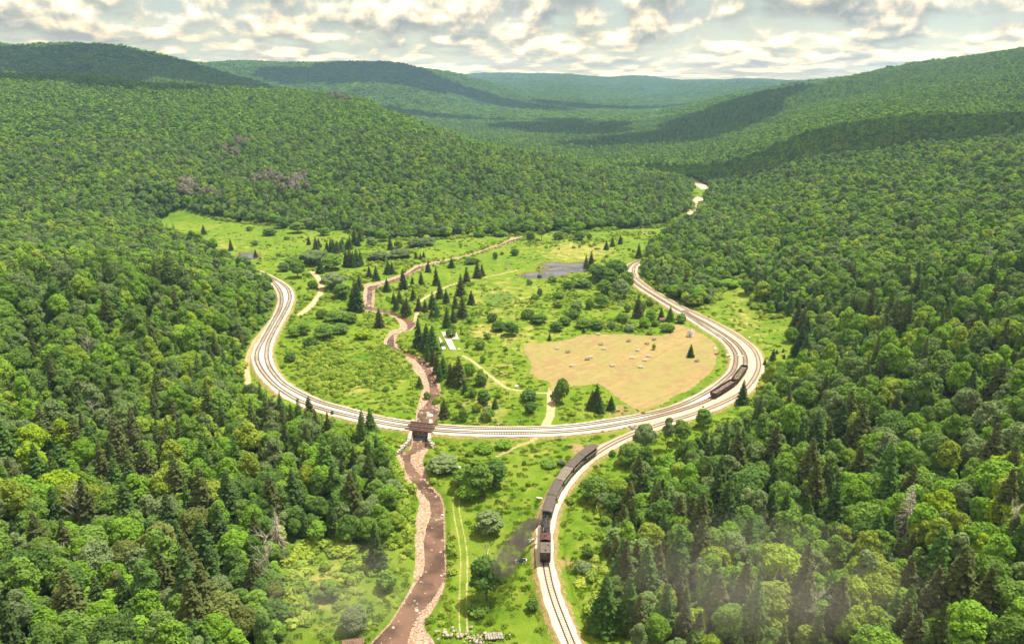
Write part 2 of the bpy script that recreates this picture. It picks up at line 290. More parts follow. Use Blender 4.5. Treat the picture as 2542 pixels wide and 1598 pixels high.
def _prow(p):
    p = np.array(p, float); r = np.log(p[:, 0]); zz = np.interp(_lr, r, p[:, 1])
    k = np.hanning(15); k /= k.sum()
    return np.convolve(np.pad(zz, 7, mode='edge'), k, mode='valid')
_ptab = np.array([_prow(PROF[u]) for u in _pu])
_azf = np.linspace(_paz[0], _paz[-1], 400)
_ptabf = np.array([np.interp(_azf, _paz, _ptab[:, j]) for j in range(500)]).T
k = np.hanning(21); k /= k.sum()
_ptabf = np.array([np.convolve(np.pad(_ptabf[:, j], 10, mode='edge'), k, mode='valid') for j in range(500)]).T
def hills(x, y):
    r = np.hypot(x, y); az = np.arctan2(x, y)
    fa = np.clip((az-_azf[0])/(_azf[-1]-_azf[0]), 0, 1)*398.999; fr = np.clip((np.log(np.maximum(r, 60))-_lr[0])/(_lr[-1]-_lr[0]), 0, 1)*498.999
    i, j = fa.astype(int), fr.astype(int); fa, fr = fa-i, fr-j
    z = (_ptabf[i, j]*(1-fa)+_ptabf[i+1, j]*fa)*(1-fr) + (_ptabf[i, j+1]*(1-fa)+_ptabf[i+1, j+1]*fa)*fr
    amp = smooth(r, 350, 3000)
    rid = 1-np.abs(fbm(x/900+3, y/900+8, 3)*2)*2
    return z + fbm(x/420, y/420, 4)*(4+38*amp)*smooth(z, -4, 60)*1.0 + (rid-0.6)*22*amp*smooth(z, 5, 120) + fbm(x/45, y/45, 3)*3.0*smooth(z, -1, 12)
def ground(x, y):
    x = np.asarray(x, float); y = np.asarray(y, float)
    dr, dw = samp(D_RIV, x, y), samp(D_WAT, x, y); bal = samp(D_BAL, x, y); dp = samp(D_POND, x, y)
    near = (np.abs(x) < 428) & (y > 97) & (y < 1148)
    dfl = np.where(near, samp(D_FLAT, x, y), 99)
    h = hills(x, y)
    base = -2.3 + 1.7*smooth(dr, 3, 45) + fbm(x/23, y/23, 3)*0.7*smooth(dr, 0, 15)
    f = smooth(dfl, -4, 55)
    z = base*(1-f) + h*f
    fld = samp(D_FIELD, x, y)
    z = np.where(near, z*smooth(fld, 0, 8) + (-0.6)*(1-smooth(fld, 0, 8)), z)
    bank = -3.35 + 0.45*smooth(dw, 0.0, 4.0) + fbm(x/2.5, y/2.5, 2)*0.25
    bank = np.where(dw < 0, -3.55 - 0.7*smooth(-dw, 0, 1.5), bank)
    z = np.where(near, bank*(1-smooth(dr, -0.3, 2.2)) + z*smooth(dr, -0.3, 2.2), z)
    z = np.where(near & (dp < 6), z*smooth(dp, 0, 6) + (1-smooth(dp, 0, 6))*(-1.3 - 0.5*smooth(-dp, -0.3, 2)), z)
    emb = -0.26 - np.maximum(bal, 0)*0.48
    use = near & (dr > 0.2)
    z = np.where(use & (bal < 14), np.maximum(z, emb), z)
    cut = near & (bal < 3) & (z > emb)
    z = np.where(cut, emb*(1-smooth(bal, 0, 8)) + z*smooth(bal, 0, 8), z)
    z = np.where(near & (bal < 0) & (dr > 0.2), -0.26 - 0.4*smooth(-bal, 0, 0.8), z)
    return z

# ------------------------------------------------------------------ mesh helpers
MATS = {}
def tag(o, label=None, cat=None, group=None, kind=None):
    if label: o['label'] = label
    if cat: o['category'] = cat
    if group: o['group'] = group
    if kind: o['kind'] = kind
    return o
def np_mesh(name, V, Fq, mat=None, smooth_=False, mats=None, mi=None):
    me = bpy.data.meshes.new(name); V = np.asarray(V, np.float32); Fq = np.asarray(Fq, np.int32)
    me.vertices.add(len(V)); me.vertices.foreach_set('co', V.ravel())
    k = Fq.shape[1]; me.loops.add(Fq.size); me.loops.foreach_set('vertex_index', Fq.ravel())
    me.polygons.add(len(Fq)); me.polygons.foreach_set('loop_start', np.arange(0, Fq.size, k, dtype=np.int32))
    try: me.polygons.foreach_set('loop_total', np.full(len(Fq), k, np.int32))
    except Exception: pass
    if mi is not None: me.polygons.foreach_set('material_index', np.asarray(mi, np.int32))
    me.polygons.foreach_set('use_smooth', np.full(len(Fq), smooth_, bool))
    me.update(calc_edges=True)
    for m in (mats or ([mat] if mat else [])): me.materials.append(m)
    return me
def obj(name, me, parent=None, loc=None):
    o = bpy.data.objects.new(name, me); COL.objects.link(o)
    if parent: o.parent = parent
    if loc is not None: o.location = loc
    return o
def empty(name, loc=(0, 0, 0), rz=0.0, sc=1.0):
    o = bpy.data.objects.new(name, None); COL.objects.link(o); o.location = loc; o.rotation_euler = (0, 0, rz); o.scale = (sc,)*3
    o.empty_display_size = 0.5
    return o
class MB:
    """collects shapes into one mesh"""
    def __init__(s): s.v, s.f = [], []
    def add(s, V, Fs):
        b = len(s.v); s.v += [tuple(p) for p in V]; s.f += [tuple(i+b for i in f) for f in Fs]; return s
    def box(s, c, d, rz=0.0, bev=0.0, taper=1.0):
        cx, cy, cz = c; dx, dy, dz = d[0]/2, d[1]/2, d[2]/2; V = []
        for z_, t in ((-dz, 1), (dz, taper)):
            for sx, sy in ((-1, -1), (1, -1), (1, 1), (-1, 1)):
                x, y = sx*dx*t, sy*dy*t
                V.append((cx+x*math.cos(rz)-y*math.sin(rz), cy+x*math.sin(rz)+y*math.cos(rz), cz+z_))
        return s.add(V, [(3, 2, 1, 0), (4, 5, 6, 7), (0, 1, 5, 4), (1, 2, 6, 5), (2, 3, 7, 6), (3, 0, 4, 7)])
    def tube(s, a, b, r0, r1=None, n=8, caps=True):
        a, b = Vector(a), Vector(b); r1 = r0 if r1 is None else r1; d = (b-a).normalized()
        q = d.to_track_quat('Z', 'Y'); V = []
        for p, r in ((a, r0), (b, r1)):
            for i in range(n):
                w = 2*math.pi*i/n; V.append(p + q @ Vector((r*math.cos(w), r*math.sin(w), 0)))
        Fs = [(i, (i+1) % n, n+(i+1) % n, n+i) for i in range(n)]
        if caps: Fs += [tuple(range(n))[::-1], tuple(range(n, 2*n))]
        return s.add(V, Fs)
    def dome(s, c, r, h, n=10, m=4):
        V = []; Fs = []
        for j in range(m):
            w = math.pi/2*j/m
            for i in range(n): V.append((c[0]+r*math.cos(w)*math.cos(2*math.pi*i/n), c[1]+r*math.cos(w)*math.sin(2*math.pi*i/n), c[2]+h*math.sin(w)))
        V.append((c[0], c[1], c[2]+h))
        for j in range(m-1):
            for i in range(n): Fs.append((j*n+i, j*n+(i+1) % n, (j+1)*n+(i+1) % n, (j+1)*n+i))
        for i in range(n): Fs.append(((m-1)*n+i, (m-1)*n+(i+1) % n, m*n))
        return s.add(V, Fs)
    def prism(s, prof, axis_y0, axis_y1):
        """profile in x,z extruded along y"""
        n = len(prof); V = [(x, axis_y0, z) for x, z in prof] + [(x, axis_y1, z) for x, z in prof]
        Fs = [(i, (i+1) % n, n+(i+1) % n, n+i) for i in range(n)] + [tuple(range(n))[::-1], tuple(range(n, 2*n))]
        return s.add(V, Fs)
    def mesh(s, name, mat):
        me = bpy.data.meshes.new(name); me.from_pydata(s.v, [], s.f); me.update()
        bm = bmesh.new(); bm.from_mesh(me); bmesh.ops.recalc_face_normals(bm, faces=bm.faces); bm.to_mesh(me); bm.free()
        if mat: me.materials.append(mat)
        return me
    def build(s, name, mat, parent=None, loc=None): return obj(name, s.mesh(name, mat), parent, loc)

def new_mat(name):
    m = bpy.data.materials.new(name); m.use_nodes = True; m.node_tree.nodes.clear(); return m, NT(m.node_tree)
def simple(name, col, rough=0.8, var=0.15, scale=3.0, metal=0.0, col2=None, bump=0.0, spec=0.3):
    if name in MATS: return MATS[name]
    m, t = new_mat(name); nt = m.node_tree
    out = t.n('ShaderNodeOutputMaterial'); b = t.n('ShaderNodeBsdfPrincipled'); nt.links.new(b.outputs[0], out.inputs[0])
    tc = t.n('ShaderNodeTexCoord'); nz = t.noise(tc.outputs['Object'], scale, 5.0, 0.6)
    c2 = col2 or tuple(c*(1-var*2) for c in col)
    cc = t.ramp(nz, [(0.35, c2), (0.65, tuple(min(1, c*(1+var)) for c in col))])
    nt.links.new(cc, b.inputs['Base Color']); b.inputs['Roughness'].default_value = rough; b.inputs['Metallic'].default_value = metal
    b.inputs['Specular IOR Level'].default_value = spec
    if bump:
        bp = t.n('ShaderNodeBump'); bp.inputs['Strength'].default_value = bump; bp.inputs['Distance'].default_value = 0.1
        nt.links.new(nz, bp.inputs['Height']); nt.links.new(bp.outputs[0], b.inputs['Normal'])
    MATS[name] = m; return m
def diffuse_out(m, t, colsock, bump=None, rough=0.95, spec=0.1):
    nt = m.node_tree; out = t.n('ShaderNodeOutputMaterial'); b = t.n('ShaderNodeBsdfPrincipled')
    nt.links.new(b.outputs[0], out.inputs[0]); nt.links.new(colsock, b.inputs['Base Color'])
    b.inputs['Roughness'].default_value = rough; b.inputs['Specular IOR Level'].default_value = spec
    if bump:
        bp = t.n('ShaderNodeBump'); bp.inputs['Strength'].default_value = bump[1]; bp.inputs['Distance'].default_value = bump[2]
        nt.links.new(bump[0], bp.inputs['Height']); nt.links.new(bp.outputs[0], b.inputs['Normal'])
    return b

# ------------------------------------------------------------------ terrain mesh
az_d = np.radians(np.arange(-43, 43.001, 0.115)); az_s = np.radians(np.r_[np.arange(-180, -43, 4.0)])
AZ = np.r_[az_s, az_d, -az_s[::-1][:-1]]
RR = np.r_[np.linspace(6, 100, 12)[:-1], np.exp(np.arange(math.log(100), math.log(820), 0.0056)), np.exp(np.arange(math.log(820), math.log(9300), 0.0115))]
nA, nR = len(AZ), len(RR)
AA, RG = np.meshgrid(AZ, RR)
TX, TY = (RG*np.sin(AA)).ravel(), (RG*np.cos(AA)).ravel()
TZ = ground(TX, TY)
V = np.c_[TX, TY, TZ]
ii, jj = np.meshgrid(np.arange(nA), np.arange(nR-1)); i2 = (ii+1) % nA
Fq = np.c_[(jj*nA+ii).ravel(), (jj*nA+i2).ravel(), ((jj+1)*nA+i2).ravel(), ((jj+1)*nA+ii).ravel()][:, ::-1]

def gblob(u, v, cu, cv, ru, rv): return np.exp(-(((u-cu)/ru)**2 + ((v-cv)/rv)**2))
near = (np.abs(TX) < 428) & (TY > 97) & (TY < 1148)
tu, tv, _ = proj(TX, TY, TZ)
forest = np.where(near, smooth(samp(D_OPEN, TX, TY) + 6*fbm(TX/12, TY/12, 3), -1.5, 2.5), 1.0)
gravel = np.where(near, 1-smooth(samp(D_RIV, TX, TY), -0.6, 0.9), 0.0)
wet = np.where(near, 1-smooth(samp(D_POND, TX, TY), 0, 7), 0)
path = np.zeros(len(TX))
for kk, (p, z_, w) in PATHS.items():
    d = samp(D_PATH[kk], TX, TY); path = np.maximum(path, np.where(near, 1-smooth(d, w/2-0.5, w/2+0.6), 0)*(0.0 if kk == 'rutted_track' else 0.6 if kk == 'side_path' else 0.75))
rut = samp(D_PATH['rutted_track'], TX, TY); path = np.maximum(path, np.where(near, 0.62*np.exp(-((rut-0.9)/0.38)**2), 0))
fray = np.where(near, 1-smooth(samp(D_BAL, TX, TY), 0.0, 3.2), 0)
yel = (gblob(tu, tv, 1430, 625, 90, 26) + 0.9*gblob(tu, tv, 1190, 822, 38, 16) + 0.55*gblob(tu, tv, 1250, 745, 110, 60) + 0.5*gblob(tu, tv, 1850, 800, 70, 90) + 0.5*gblob(tu, tv, 900, 940, 90, 60)
       + 0.5*gblob(tu, tv, 1300, 850, 80, 40) + 0.45*gblob(tu, tv, 1580, 1150, 70, 40) + 0.5*gblob(tu, tv, 1230, 940, 60, 45) + 0.6*gblob(tu, tv, 1215, 1020, 60, 35) + 0.5*gblob(tu, tv, 1300, 1110, 90, 40)
       + 0.5*gblob(tu, tv, 800, 1450, 60, 110) + 0.4*gblob(tu, tv, 1250, 1260, 60, 60) + 0.5*gblob(tu, tv, 560, 612, 80, 14) + 0.4*gblob(tu, tv, 1470, 1400, 50, 120) + 0.5*gblob(tu, tv, 640, 1000, 60, 40))
dry = (0.9*gblob(tu, tv, 1455, 1110, 55, 22) + 0.8*gblob(tu, tv, 1540, 1020, 60, 20) + 0.5*gblob(tu, tv, 1160, 1010, 40, 25) + 0.7*gblob(tu, tv, 1240, 1050, 60, 6) + 0.6*gblob(tu, tv, 1040, 730, 40, 12) + 0.9*gblob(tu, tv, 1436, 1400, 20, 16) + 0.5*gblob(tu, tv, 1395, 1470, 30, 130) + 0.6*gblob(tu, tv, 1600, 580, 60, 6))
# marsh hollow of darker rushes
marsh = 0.9*gblob(tu, tv, 1240, 738, 46, 12) + 0.5*gblob(tu, tv, 1225, 760, 60, 10)
me = np_mesh('ground', V, Fq, smooth_=True)
for nm, arr in (('forest', forest), ('gravel', gravel), ('wet', wet), ('path', path), ('fray', fray), ('yel', yel), ('dry', dry), ('marsh', marsh)):
    a = me.attributes.new(nm, 'FLOAT', 'POINT'); a.data.foreach_set('value', np.clip(arr, 0, 1).astype(np.float32))

m, t = new_mat('meadow_and_forest_floor')
tc = t.n('ShaderNodeTexCoord'); P = tc.outputs['Object']
n1 = t.noise(P, 0.022, 4, 0.6); n2 = t.noise(P, 0.16, 5, 0.65); n3 = t.noise(P, 0.9, 4, 0.7); n4 = t.noise(P, 3.5, 3, 0.7)
grass = t.ramp(t.math('ADD', t.math('MULTIPLY', n1, 0.45), t.math('MULTIPLY', n2, 0.55)), [(0.34, (0.075, 0.150, 0.010)), (0.45, (0.115, 0.200, 0.012)), (0.54, (0.160, 0.235, 0.020)), (0.64, (0.210, 0.260, 0.036))])
yelc = t.ramp(n2, [(0.35, (0.17, 0.21, 0.032)), (0.5, (0.27, 0.27, 0.055)), (0.66, (0.40, 0.34, 0.11))])
col = t.mix(t.rng(t.math('ADD', t.attr('yel'), t.math('MULTIPLY', t.math('SUBTRACT', n2, 0.5), 1.6)), 0.15, 0.85), grass, yelc)
dryc = t.ramp(n3, [(0.3, (0.20, 0.15, 0.06)), (0.7, (0.42, 0.30, 0.16))])
col = t.mix(t.rng(t.math('ADD', t.attr('dry'), t.math('MULTIPLY', t.math('SUBTRACT', n2, 0.5), 1.8)), 0.35, 0.8), col, dryc)
col = t.mix(t.rng(t.attr('marsh'), 0.25, 0.6), col, (0.11, 0.175, 0.03))
col = t.mix(t.math('MULTIPLY', t.rng(n3, 0.52, 0.74), 0.40), col, (0.05, 0.13, 0.012))
col = t.mix(t.math('MULTIPLY', t.rng(n4, 0.55, 0.75), 0.30), col, (0.25, 0.29, 0.07))
frc = t.ramp(n3, [(0.3, (0.20, 0.17, 0.05)), (0.6, (0.36, 0.25, 0.13)), (0.8, (0.5, 0.36, 0.24))])
col = t.mix(t.rng(t.math('ADD', t.attr('fray'), t.math('MULTIPLY', t.math('SUBTRACT', n3, 0.5), 1.5)), 0.5, 0.95), col, frc)
pthc = t.ramp(n3, [(0.3, (0.40, 0.29, 0.14)), (0.7, (0.60, 0.46, 0.30))])
col = t.mix(t.rng(t.math('ADD', t.attr('path'), t.math('MULTIPLY', t.math('SUBTRACT', n3, 0.5), 0.7)), 0.35, 0.7), col, pthc)
col = t.mix(t.rng(t.math('ADD', t.attr('wet'), t.math('MULTIPLY', t.math('SUBTRACT', n3, 0.5), 0.8)), 0.5, 0.9), col, (0.16, 0.13, 0.04))
gvv = t.n('ShaderNodeTexVoronoi'); gvv.inputs['Scale'].default_value = 1.9; t.nt.links.new(P, gvv.inputs['Vector'])
gr = t.mix(t.rng(n3, 0.3, 0.7), (0.44, 0.29, 0.20), (0.62, 0.47, 0.36))
gr = t.mix(t.math('MULTIPLY', t.rng(gvv.outputs['Distance'], 0.35, 0.6), 0.6), gr, (0.22, 0.12, 0.08))
gr = t.mix(t.math('MULTIPLY', t.rng(n2, 0.60, 0.68), 0.8), gr, (0.12, 0.24, 0.02))
col = t.mix(t.rng(t.attr('gravel'), 0.35, 0.65), col, gr)
flo = t.ramp(n2, [(0.35, (0.060, 0.115, 0.018)), (0.65, (0.110, 0.190, 0.030))])
col = t.mix(t.attr('forest'), col, flo)
diffuse_out(m, t, col, (t.math('ADD', t.math('MULTIPLY', n3, 0.7), t.math('MULTIPLY', n4, 0.35)), 0.9, 0.7))
me.materials.append(m)
terr = tag(obj('ground', me), kind='structure', label='valley floor meadows and forested hillsides', cat='ground')

# sheets cut from the plan grid, edges snapped on the outline
def sheet(name, G, zfun, mat, step=1.0, edge=0.0, jag=0.0, box=None):
    sub = int(round(GS/step)) if step < GS else 1
    if box is None:
        js, is_ = np.where(G < edge+2); i0, i1, j0, j1 = is_.min(), is_.max()+1, js.min(), js.max()+1
        x0, x1, y0, y1 = gx[i0], gx[min(i1, len(gx)-1)], gy[j0], gy[min(j1, len(gy)-1)]
    else: x0, x1, y0, y1 = box
    xs = np.arange(x0-1, x1+1.01, step); ys = np.arange(y0-1, y1+1.01, step)
    X, Y = np.meshgrid(xs, ys)
    def f(x, y): return samp(G, x, y) - edge + (jag*fbm(x/1.7, y/1.7, 3) if jag else 0)
    S = f(X, Y)
    cell = (S[:-1, :-1] < 0) | (S[1:, :-1] < 0) | (S[:-1, 1:] < 0) | (S[1:, 1:] < 0)
    outm = S > 0
    for _ in range(2):
        e = 0.3; gxx = (f(X+e, Y)-f(X-e, Y))/(2*e); gyy = (f(X, Y+e)-f(X, Y-e))/(2*e); gg = np.maximum(gxx**2+gyy**2, 0.2)
        Sx = np.clip(f(X, Y), 0, 1.5*step)
        X = np.where(outm, X-Sx*gxx/gg, X); Y = np.where(outm, Y-Sx*gyy/gg, Y)
    w = len(xs); jj, ii = np.where(cell)
    Fq = np.c_[jj*w+ii, jj*w+ii+1, (jj+1)*w+ii+1, (jj+1)*w+ii]
    used = np.unique(Fq); remap = np.full(X.size, -1); remap[used] = np.arange(len(used))
    x, y = X.ravel()[used], Y.ravel()[used]
    V = np.c_[x, y, zfun(x, y)]
    me = np_mesh(name, V, remap[Fq], mat, smooth_=True)
    return obj(name, me)

# ballast
m, t = new_mat('limestone_ballast'); tc = t.n('ShaderNodeTexCoord'); P = tc.outputs['Object']
nb1 = t.noise(P, 0.05, 3, 0.5); nb2 = t.noise(P, 0.7, 5, 0.7); nb3 = t.noise(P, 6.0, 3, 0.7)
c = t.mix(t.rng(nb1, 0.38, 0.6), (0.78, 0.74, 0.62), (0.66, 0.58, 0.47))
c = t.mix(t.rng(t.attr('pink'), 0.2, 0.8), c, (0.56, 0.42, 0.32))
c = t.mix(t.math('MULTIPLY', t.rng(nb2, 0.5, 0.75), 0.45), c, (0.50, 0.36, 0.26))
c = t.mix(t.math('MULTIPLY', t.rng(nb3, 0.5, 0.8), 0.35), c, (0.33, 0.26, 0.20))
c = t.mix(t.math('MULTIPLY', t.attr('tie'), 0.42), c, (0.30, 0.20, 0.15))
diffuse_out(m, t, c, (nb3, 0.6, 0.15)); M_BAL = m
def zbal(x, y): return 0.0 - 0.32*smooth(samp(D_BAL, x, y), -1.0, 0.0) + fbm(x/2, y/2, 2)*0.05
for nm, lab in (('railway_ballast', 'pale limestone ballast under the curving railway tracks'),):
    o = sheet(nm, D_BAL, zbal, M_BAL, step=1.0)
    co = np.empty(len(o.data.vertices)*3); o.data.vertices.foreach_get('co', co); co = co.reshape(-1, 3)
    bu, bv, _ = proj(co[:, 0], co[:, 1], co[:, 2])
    pk = np.clip(1.2*gblob(bu, bv, 1850, 880, 60, 90) + 0.9*gblob(bu, bv, 1700, 1020, 130, 22) + 0.9*gblob(bu, bv, 690, 760, 30, 60)*0.6 + 0.8*(samp(D_TC, co[:, 0], co[:, 1]) < 6)*smooth(bu, 1420, 1500) + 0.5*(samp(D_BAL, co[:, 0], co[:, 1]) > -1.1), 0, 1)
    a = o.data.attributes.new('pink', 'FLOAT', 'POINT'); a.data.foreach_set('value', pk.astype(np.float32))
    dt = samp(D_TRK, co[:, 0], co[:, 1]); a = o.data.attributes.new('tie', 'FLOAT', 'POINT'); a.data.foreach_set('value', (1-smooth(dt, 0.9, 1.9)).astype(np.float32)*0.6)
    tag(o, lab, 'ballast', kind='structure')

# mown field
m, t = new_mat('mown_hay_stubble'); tc = t.n('ShaderNodeTexCoord'); P = tc.outputs['Object']
m0 = t.n('ShaderNodeMapping'); m0.inputs['Rotation'].default_value = (0, 0, R(-45)); t.nt.links.new(P, m0.inputs[0])
mp = t.n('ShaderNodeMapping'); mp.inputs['Scale'].default_value = (0.05, 1.0, 1.0); t.nt.links.new(m0.outputs[0], mp.inputs[0])
w = t.noise(P, 0.018, 3, 0.5)
va = t.n('ShaderNodeVectorMath'); va.operation = 'MULTIPLY_ADD'; t.nt.links.new(w, va.inputs[0]); va.inputs[1].default_value = (0, 14, 0); t.nt.links.new(mp.outputs[0], va.inputs[2])
st = t.noise(va.outputs[0], 0.42, 6, 0.72); f2 = t.noise(P, 0.04, 4, 0.6); f3 = t.noise(P, 2.2, 3, 0.7)
c = t.ramp(st, [(0.34, (0.17, 0.16, 0.045)), (0.44, (0.30, 0.215, 0.085)), (0.55, (0.38, 0.25, 0.105)), (0.68, (0.43, 0.33, 0.12))])
c = t.mix(t.math('MULTIPLY', t.rng(f2, 0.38, 0.58), 0.7), c, (0.25, 0.245, 0.07))
c = t.mix(t.math('MULTIPLY', t.rng(f3, 0.55, 0.8), 0.30), c, (0.24, 0.15, 0.08))
c = t.mix(0.30, c, (0.30, 0.225, 0.115))
f4 = t.noise(P, 0.28, 4, 0.7); c = t.mix(t.math('MULTIPLY', t.rng(f4, 0.48, 0.64), 0.62), c, (0.22, 0.165, 0.055)); c = t.mix(t.math('MULTIPLY', t.rng(t.noise(P, 0.09, 4, 0.7), 0.50, 0.64), 0.6), c, (0.27, 0.145, 0.085))
c = t.mix(0.25, c, (0.26, 0.235, 0.10))
diffuse_out(m, t, c, (f3, 0.3, 0.15))
tag(sheet('mown_field', D_FIELD, lambda x, y: ground(x, y)+0.07, m, step=1.0, jag=1.6), 'mown tan hay field inside the railway loop', 'field', kind='structure')

# water
def water(name, col, rough, strength):
    m, t = new_mat(name); nt = m.node_tree; out = t.n('ShaderNodeOutputMaterial'); b = t.n('ShaderNodeBsdfPrincipled'); nt.links.new(b.outputs[0], out.inputs[0])
    tc = t.n('ShaderNodeTexCoord'); nz = t.noise(tc.outputs['Object'], 0.9, 4, 0.6, 0.6); n2 = t.noise(tc.outputs['Object'], 0.12, 3, 0.5)
    nt.links.new(t.mix(t.rng(n2, 0.35, 0.65), col, tuple(c*2.6 for c in col)), b.inputs['Base Color'])
    b.inputs['Roughness'].default_value = rough; b.inputs['IOR'].default_value = 1.33
    bp = t.n('ShaderNodeBump'); bp.inputs['Strength'].default_value = strength; bp.inputs['Distance'].default_value = 0.12
    nt.links.new(nz, bp.inputs['Height']); nt.links.new(bp.outputs[0], b.inputs['Normal']); return m
o = sheet('river_water', np.minimum(D_WAT, 99), lambda x, y: np.full(len(x), WATER_Z), water('peaty_river_water', (0.070, 0.040, 0.028), 0.14, 0.8), step=1.0, edge=0.8)
tag(o, 'shallow brown river winding under the bridge', 'river', kind='structure')
o = sheet('pond_water', D_POND, lambda x, y: np.full(len(x), -1.35), water('still_pond_water', (0.045, 0.045, 0.05), 0.08, 0.12), step=1.0, edge=0.3)
tag(o, 'small still ponds lying in the marsh', 'pond', kind='structure')

# ------------------------------------------------------------------ vegetation materials
TONES = {'lime': (0.30, 0.43, 0.030), 'yellow-green': (0.270, 0.350, 0.050), 'bright green': (0.195, 0.350, 0.040), 'mid green': (0.175, 0.285, 0.055),
         'deep green': (0.125, 0.220, 0.055), 'grey-green': (0.205, 0.275, 0.115), 'olive': (0.190, 0.225, 0.065), 'pale grey-brown': (0.23, 0.215, 0.155)}
STONES = {'dark green': (0.062, 0.104, 0.032), 'olive green': (0.092, 0.112, 0.038), 'fresh green': (0.085, 0.160, 0.036), 'brownish': (0.095, 0.108, 0.045)}
def leaf_mat(name, col=None, ramp=None, jit=0.30, trans=0.32):
    m, t = new_mat(name); nt = m.node_tree; out = t.n('ShaderNodeOutputMaterial')
    oi = t.n('ShaderNodeObjectInfo'); tc = t.n('ShaderNodeTexCoord'); geo = t.n('ShaderNodeNewGeometry')
    nz = t.noise(tc.outputs['Object'], 0.55, 2, 0.5)
    if ramp:
        vm = t.n('ShaderNodeVectorMath'); vm.operation = 'SCALE'; nt.links.new(oi.outputs['Location'], vm.inputs[0]); vm.inputs['Scale'].default_value = 0.011
        ln = t.noise(vm.outputs[0], 1.0, 4, 0.65)
        f = t.math('ADD', t.math('MULTIPLY', oi.outputs['Random'], 0.62), t.math('MULTIPLY', t.math('SUBTRACT', ln, 0.32), 1.05), clamp=True)
        c = t.ramp(f, ramp)
    else:
        c = t.mix(0.0, tuple(col), tuple(col))
    br = t.math('ADD', 1-jit/2, t.math('MULTIPLY', nz, jit))
    br = t.math('MULTIPLY', br, t.math('ADD', 0.82, t.math('MULTIPLY', oi.outputs['Random'], 0.36)))
    hs = t.n('ShaderNodeHueSaturation'); nt.links.new(c, hs.inputs['Color']); nt.links.new(br, hs.inputs['Value'])
    d = t.n('ShaderNodeBsdfDiffuse'); tr = t.n('ShaderNodeBsdfTranslucent'); mx = t.n('ShaderNodeMixShader'); mx.inputs[0].default_value = trans
    nt.links.new(hs.outputs[0], d.inputs[0])
    h2 = t.mix(0.5, hs.outputs[0], (0.16, 0.30, 0.01)); nt.links.new(h2, tr.inputs[0])
    nt.links.new(d.outputs[0], mx.inputs[1]); nt.links.new(tr.outputs[0], mx.inputs[2]); nt.links.new(mx.outputs[0], out.inputs[0])
    return m
LEAF = {k: leaf_mat('leaves_' + k.replace(' ', '_').replace('-', '_'), col=v, trans=0.0 if 'brown' in k else 0.32) for k, v in TONES.items()}
NEEDLE = {k: leaf_mat('needles_' + k.replace(' ', '_'), col=v, trans=0.08) for k, v in STONES.items()}
RB = [(0.0, TONES['olive']), (0.12, TONES['deep green']), (0.30, TONES['mid green']), (0.46, TONES['grey-green']), (0.54, TONES['mid green']), (0.68, TONES['bright green']), (0.84, TONES['yellow-green']), (0.95, TONES['lime'])]
M_MIX = leaf_mat('leaves_mixed_forest', ramp=RB)
M_FAR = leaf_mat('leaves_distant_forest', ramp=[(0.0, TONES['mid green']), (0.5, TONES['bright green']), (1.0, (0.24, 0.36, 0.045))], jit=0.1)
M_NMIX = leaf_mat('needles_mixed_forest', ramp=[(0.0, STONES['dark green']), (0.4, STONES['olive green']), (0.7, STONES['fresh green']), (0.9, STONES['brownish'])], trans=0.08)
M_SHR = leaf_mat('leaves_willow_thicket', ramp=[(0.0, (0.18, 0.28, 0.04)), (0.25, (0.23, 0.36, 0.04)), (0.5, (0.29, 0.41, 0.06)), (0.75, (0.34, 0.42, 0.06)), (0.88, (0.40, 0.47, 0.06)), (1.0, (0.28, 0.34, 0.12))])
M_TUFT = leaf_mat('grass_blades', ramp=[(0.0, (0.11, 0.20, 0.02)), (0.4, (0.17, 0.27, 0.028)), (0.7, (0.25, 0.31, 0.045)), (1.0, (0.38, 0.36, 0.11))])
M_BARK = simple('bark', (0.13, 0.10, 0.075), 0.9, 0.25, 2.0)
M_BIRCH = simple('pale_bark', (0.42, 0.38, 0.32), 0.9, 0.2, 2.0)
M_DEAD = simple('dead_wood', (0.47, 0.42, 0.36), 0.9, 0.25, 1.5)

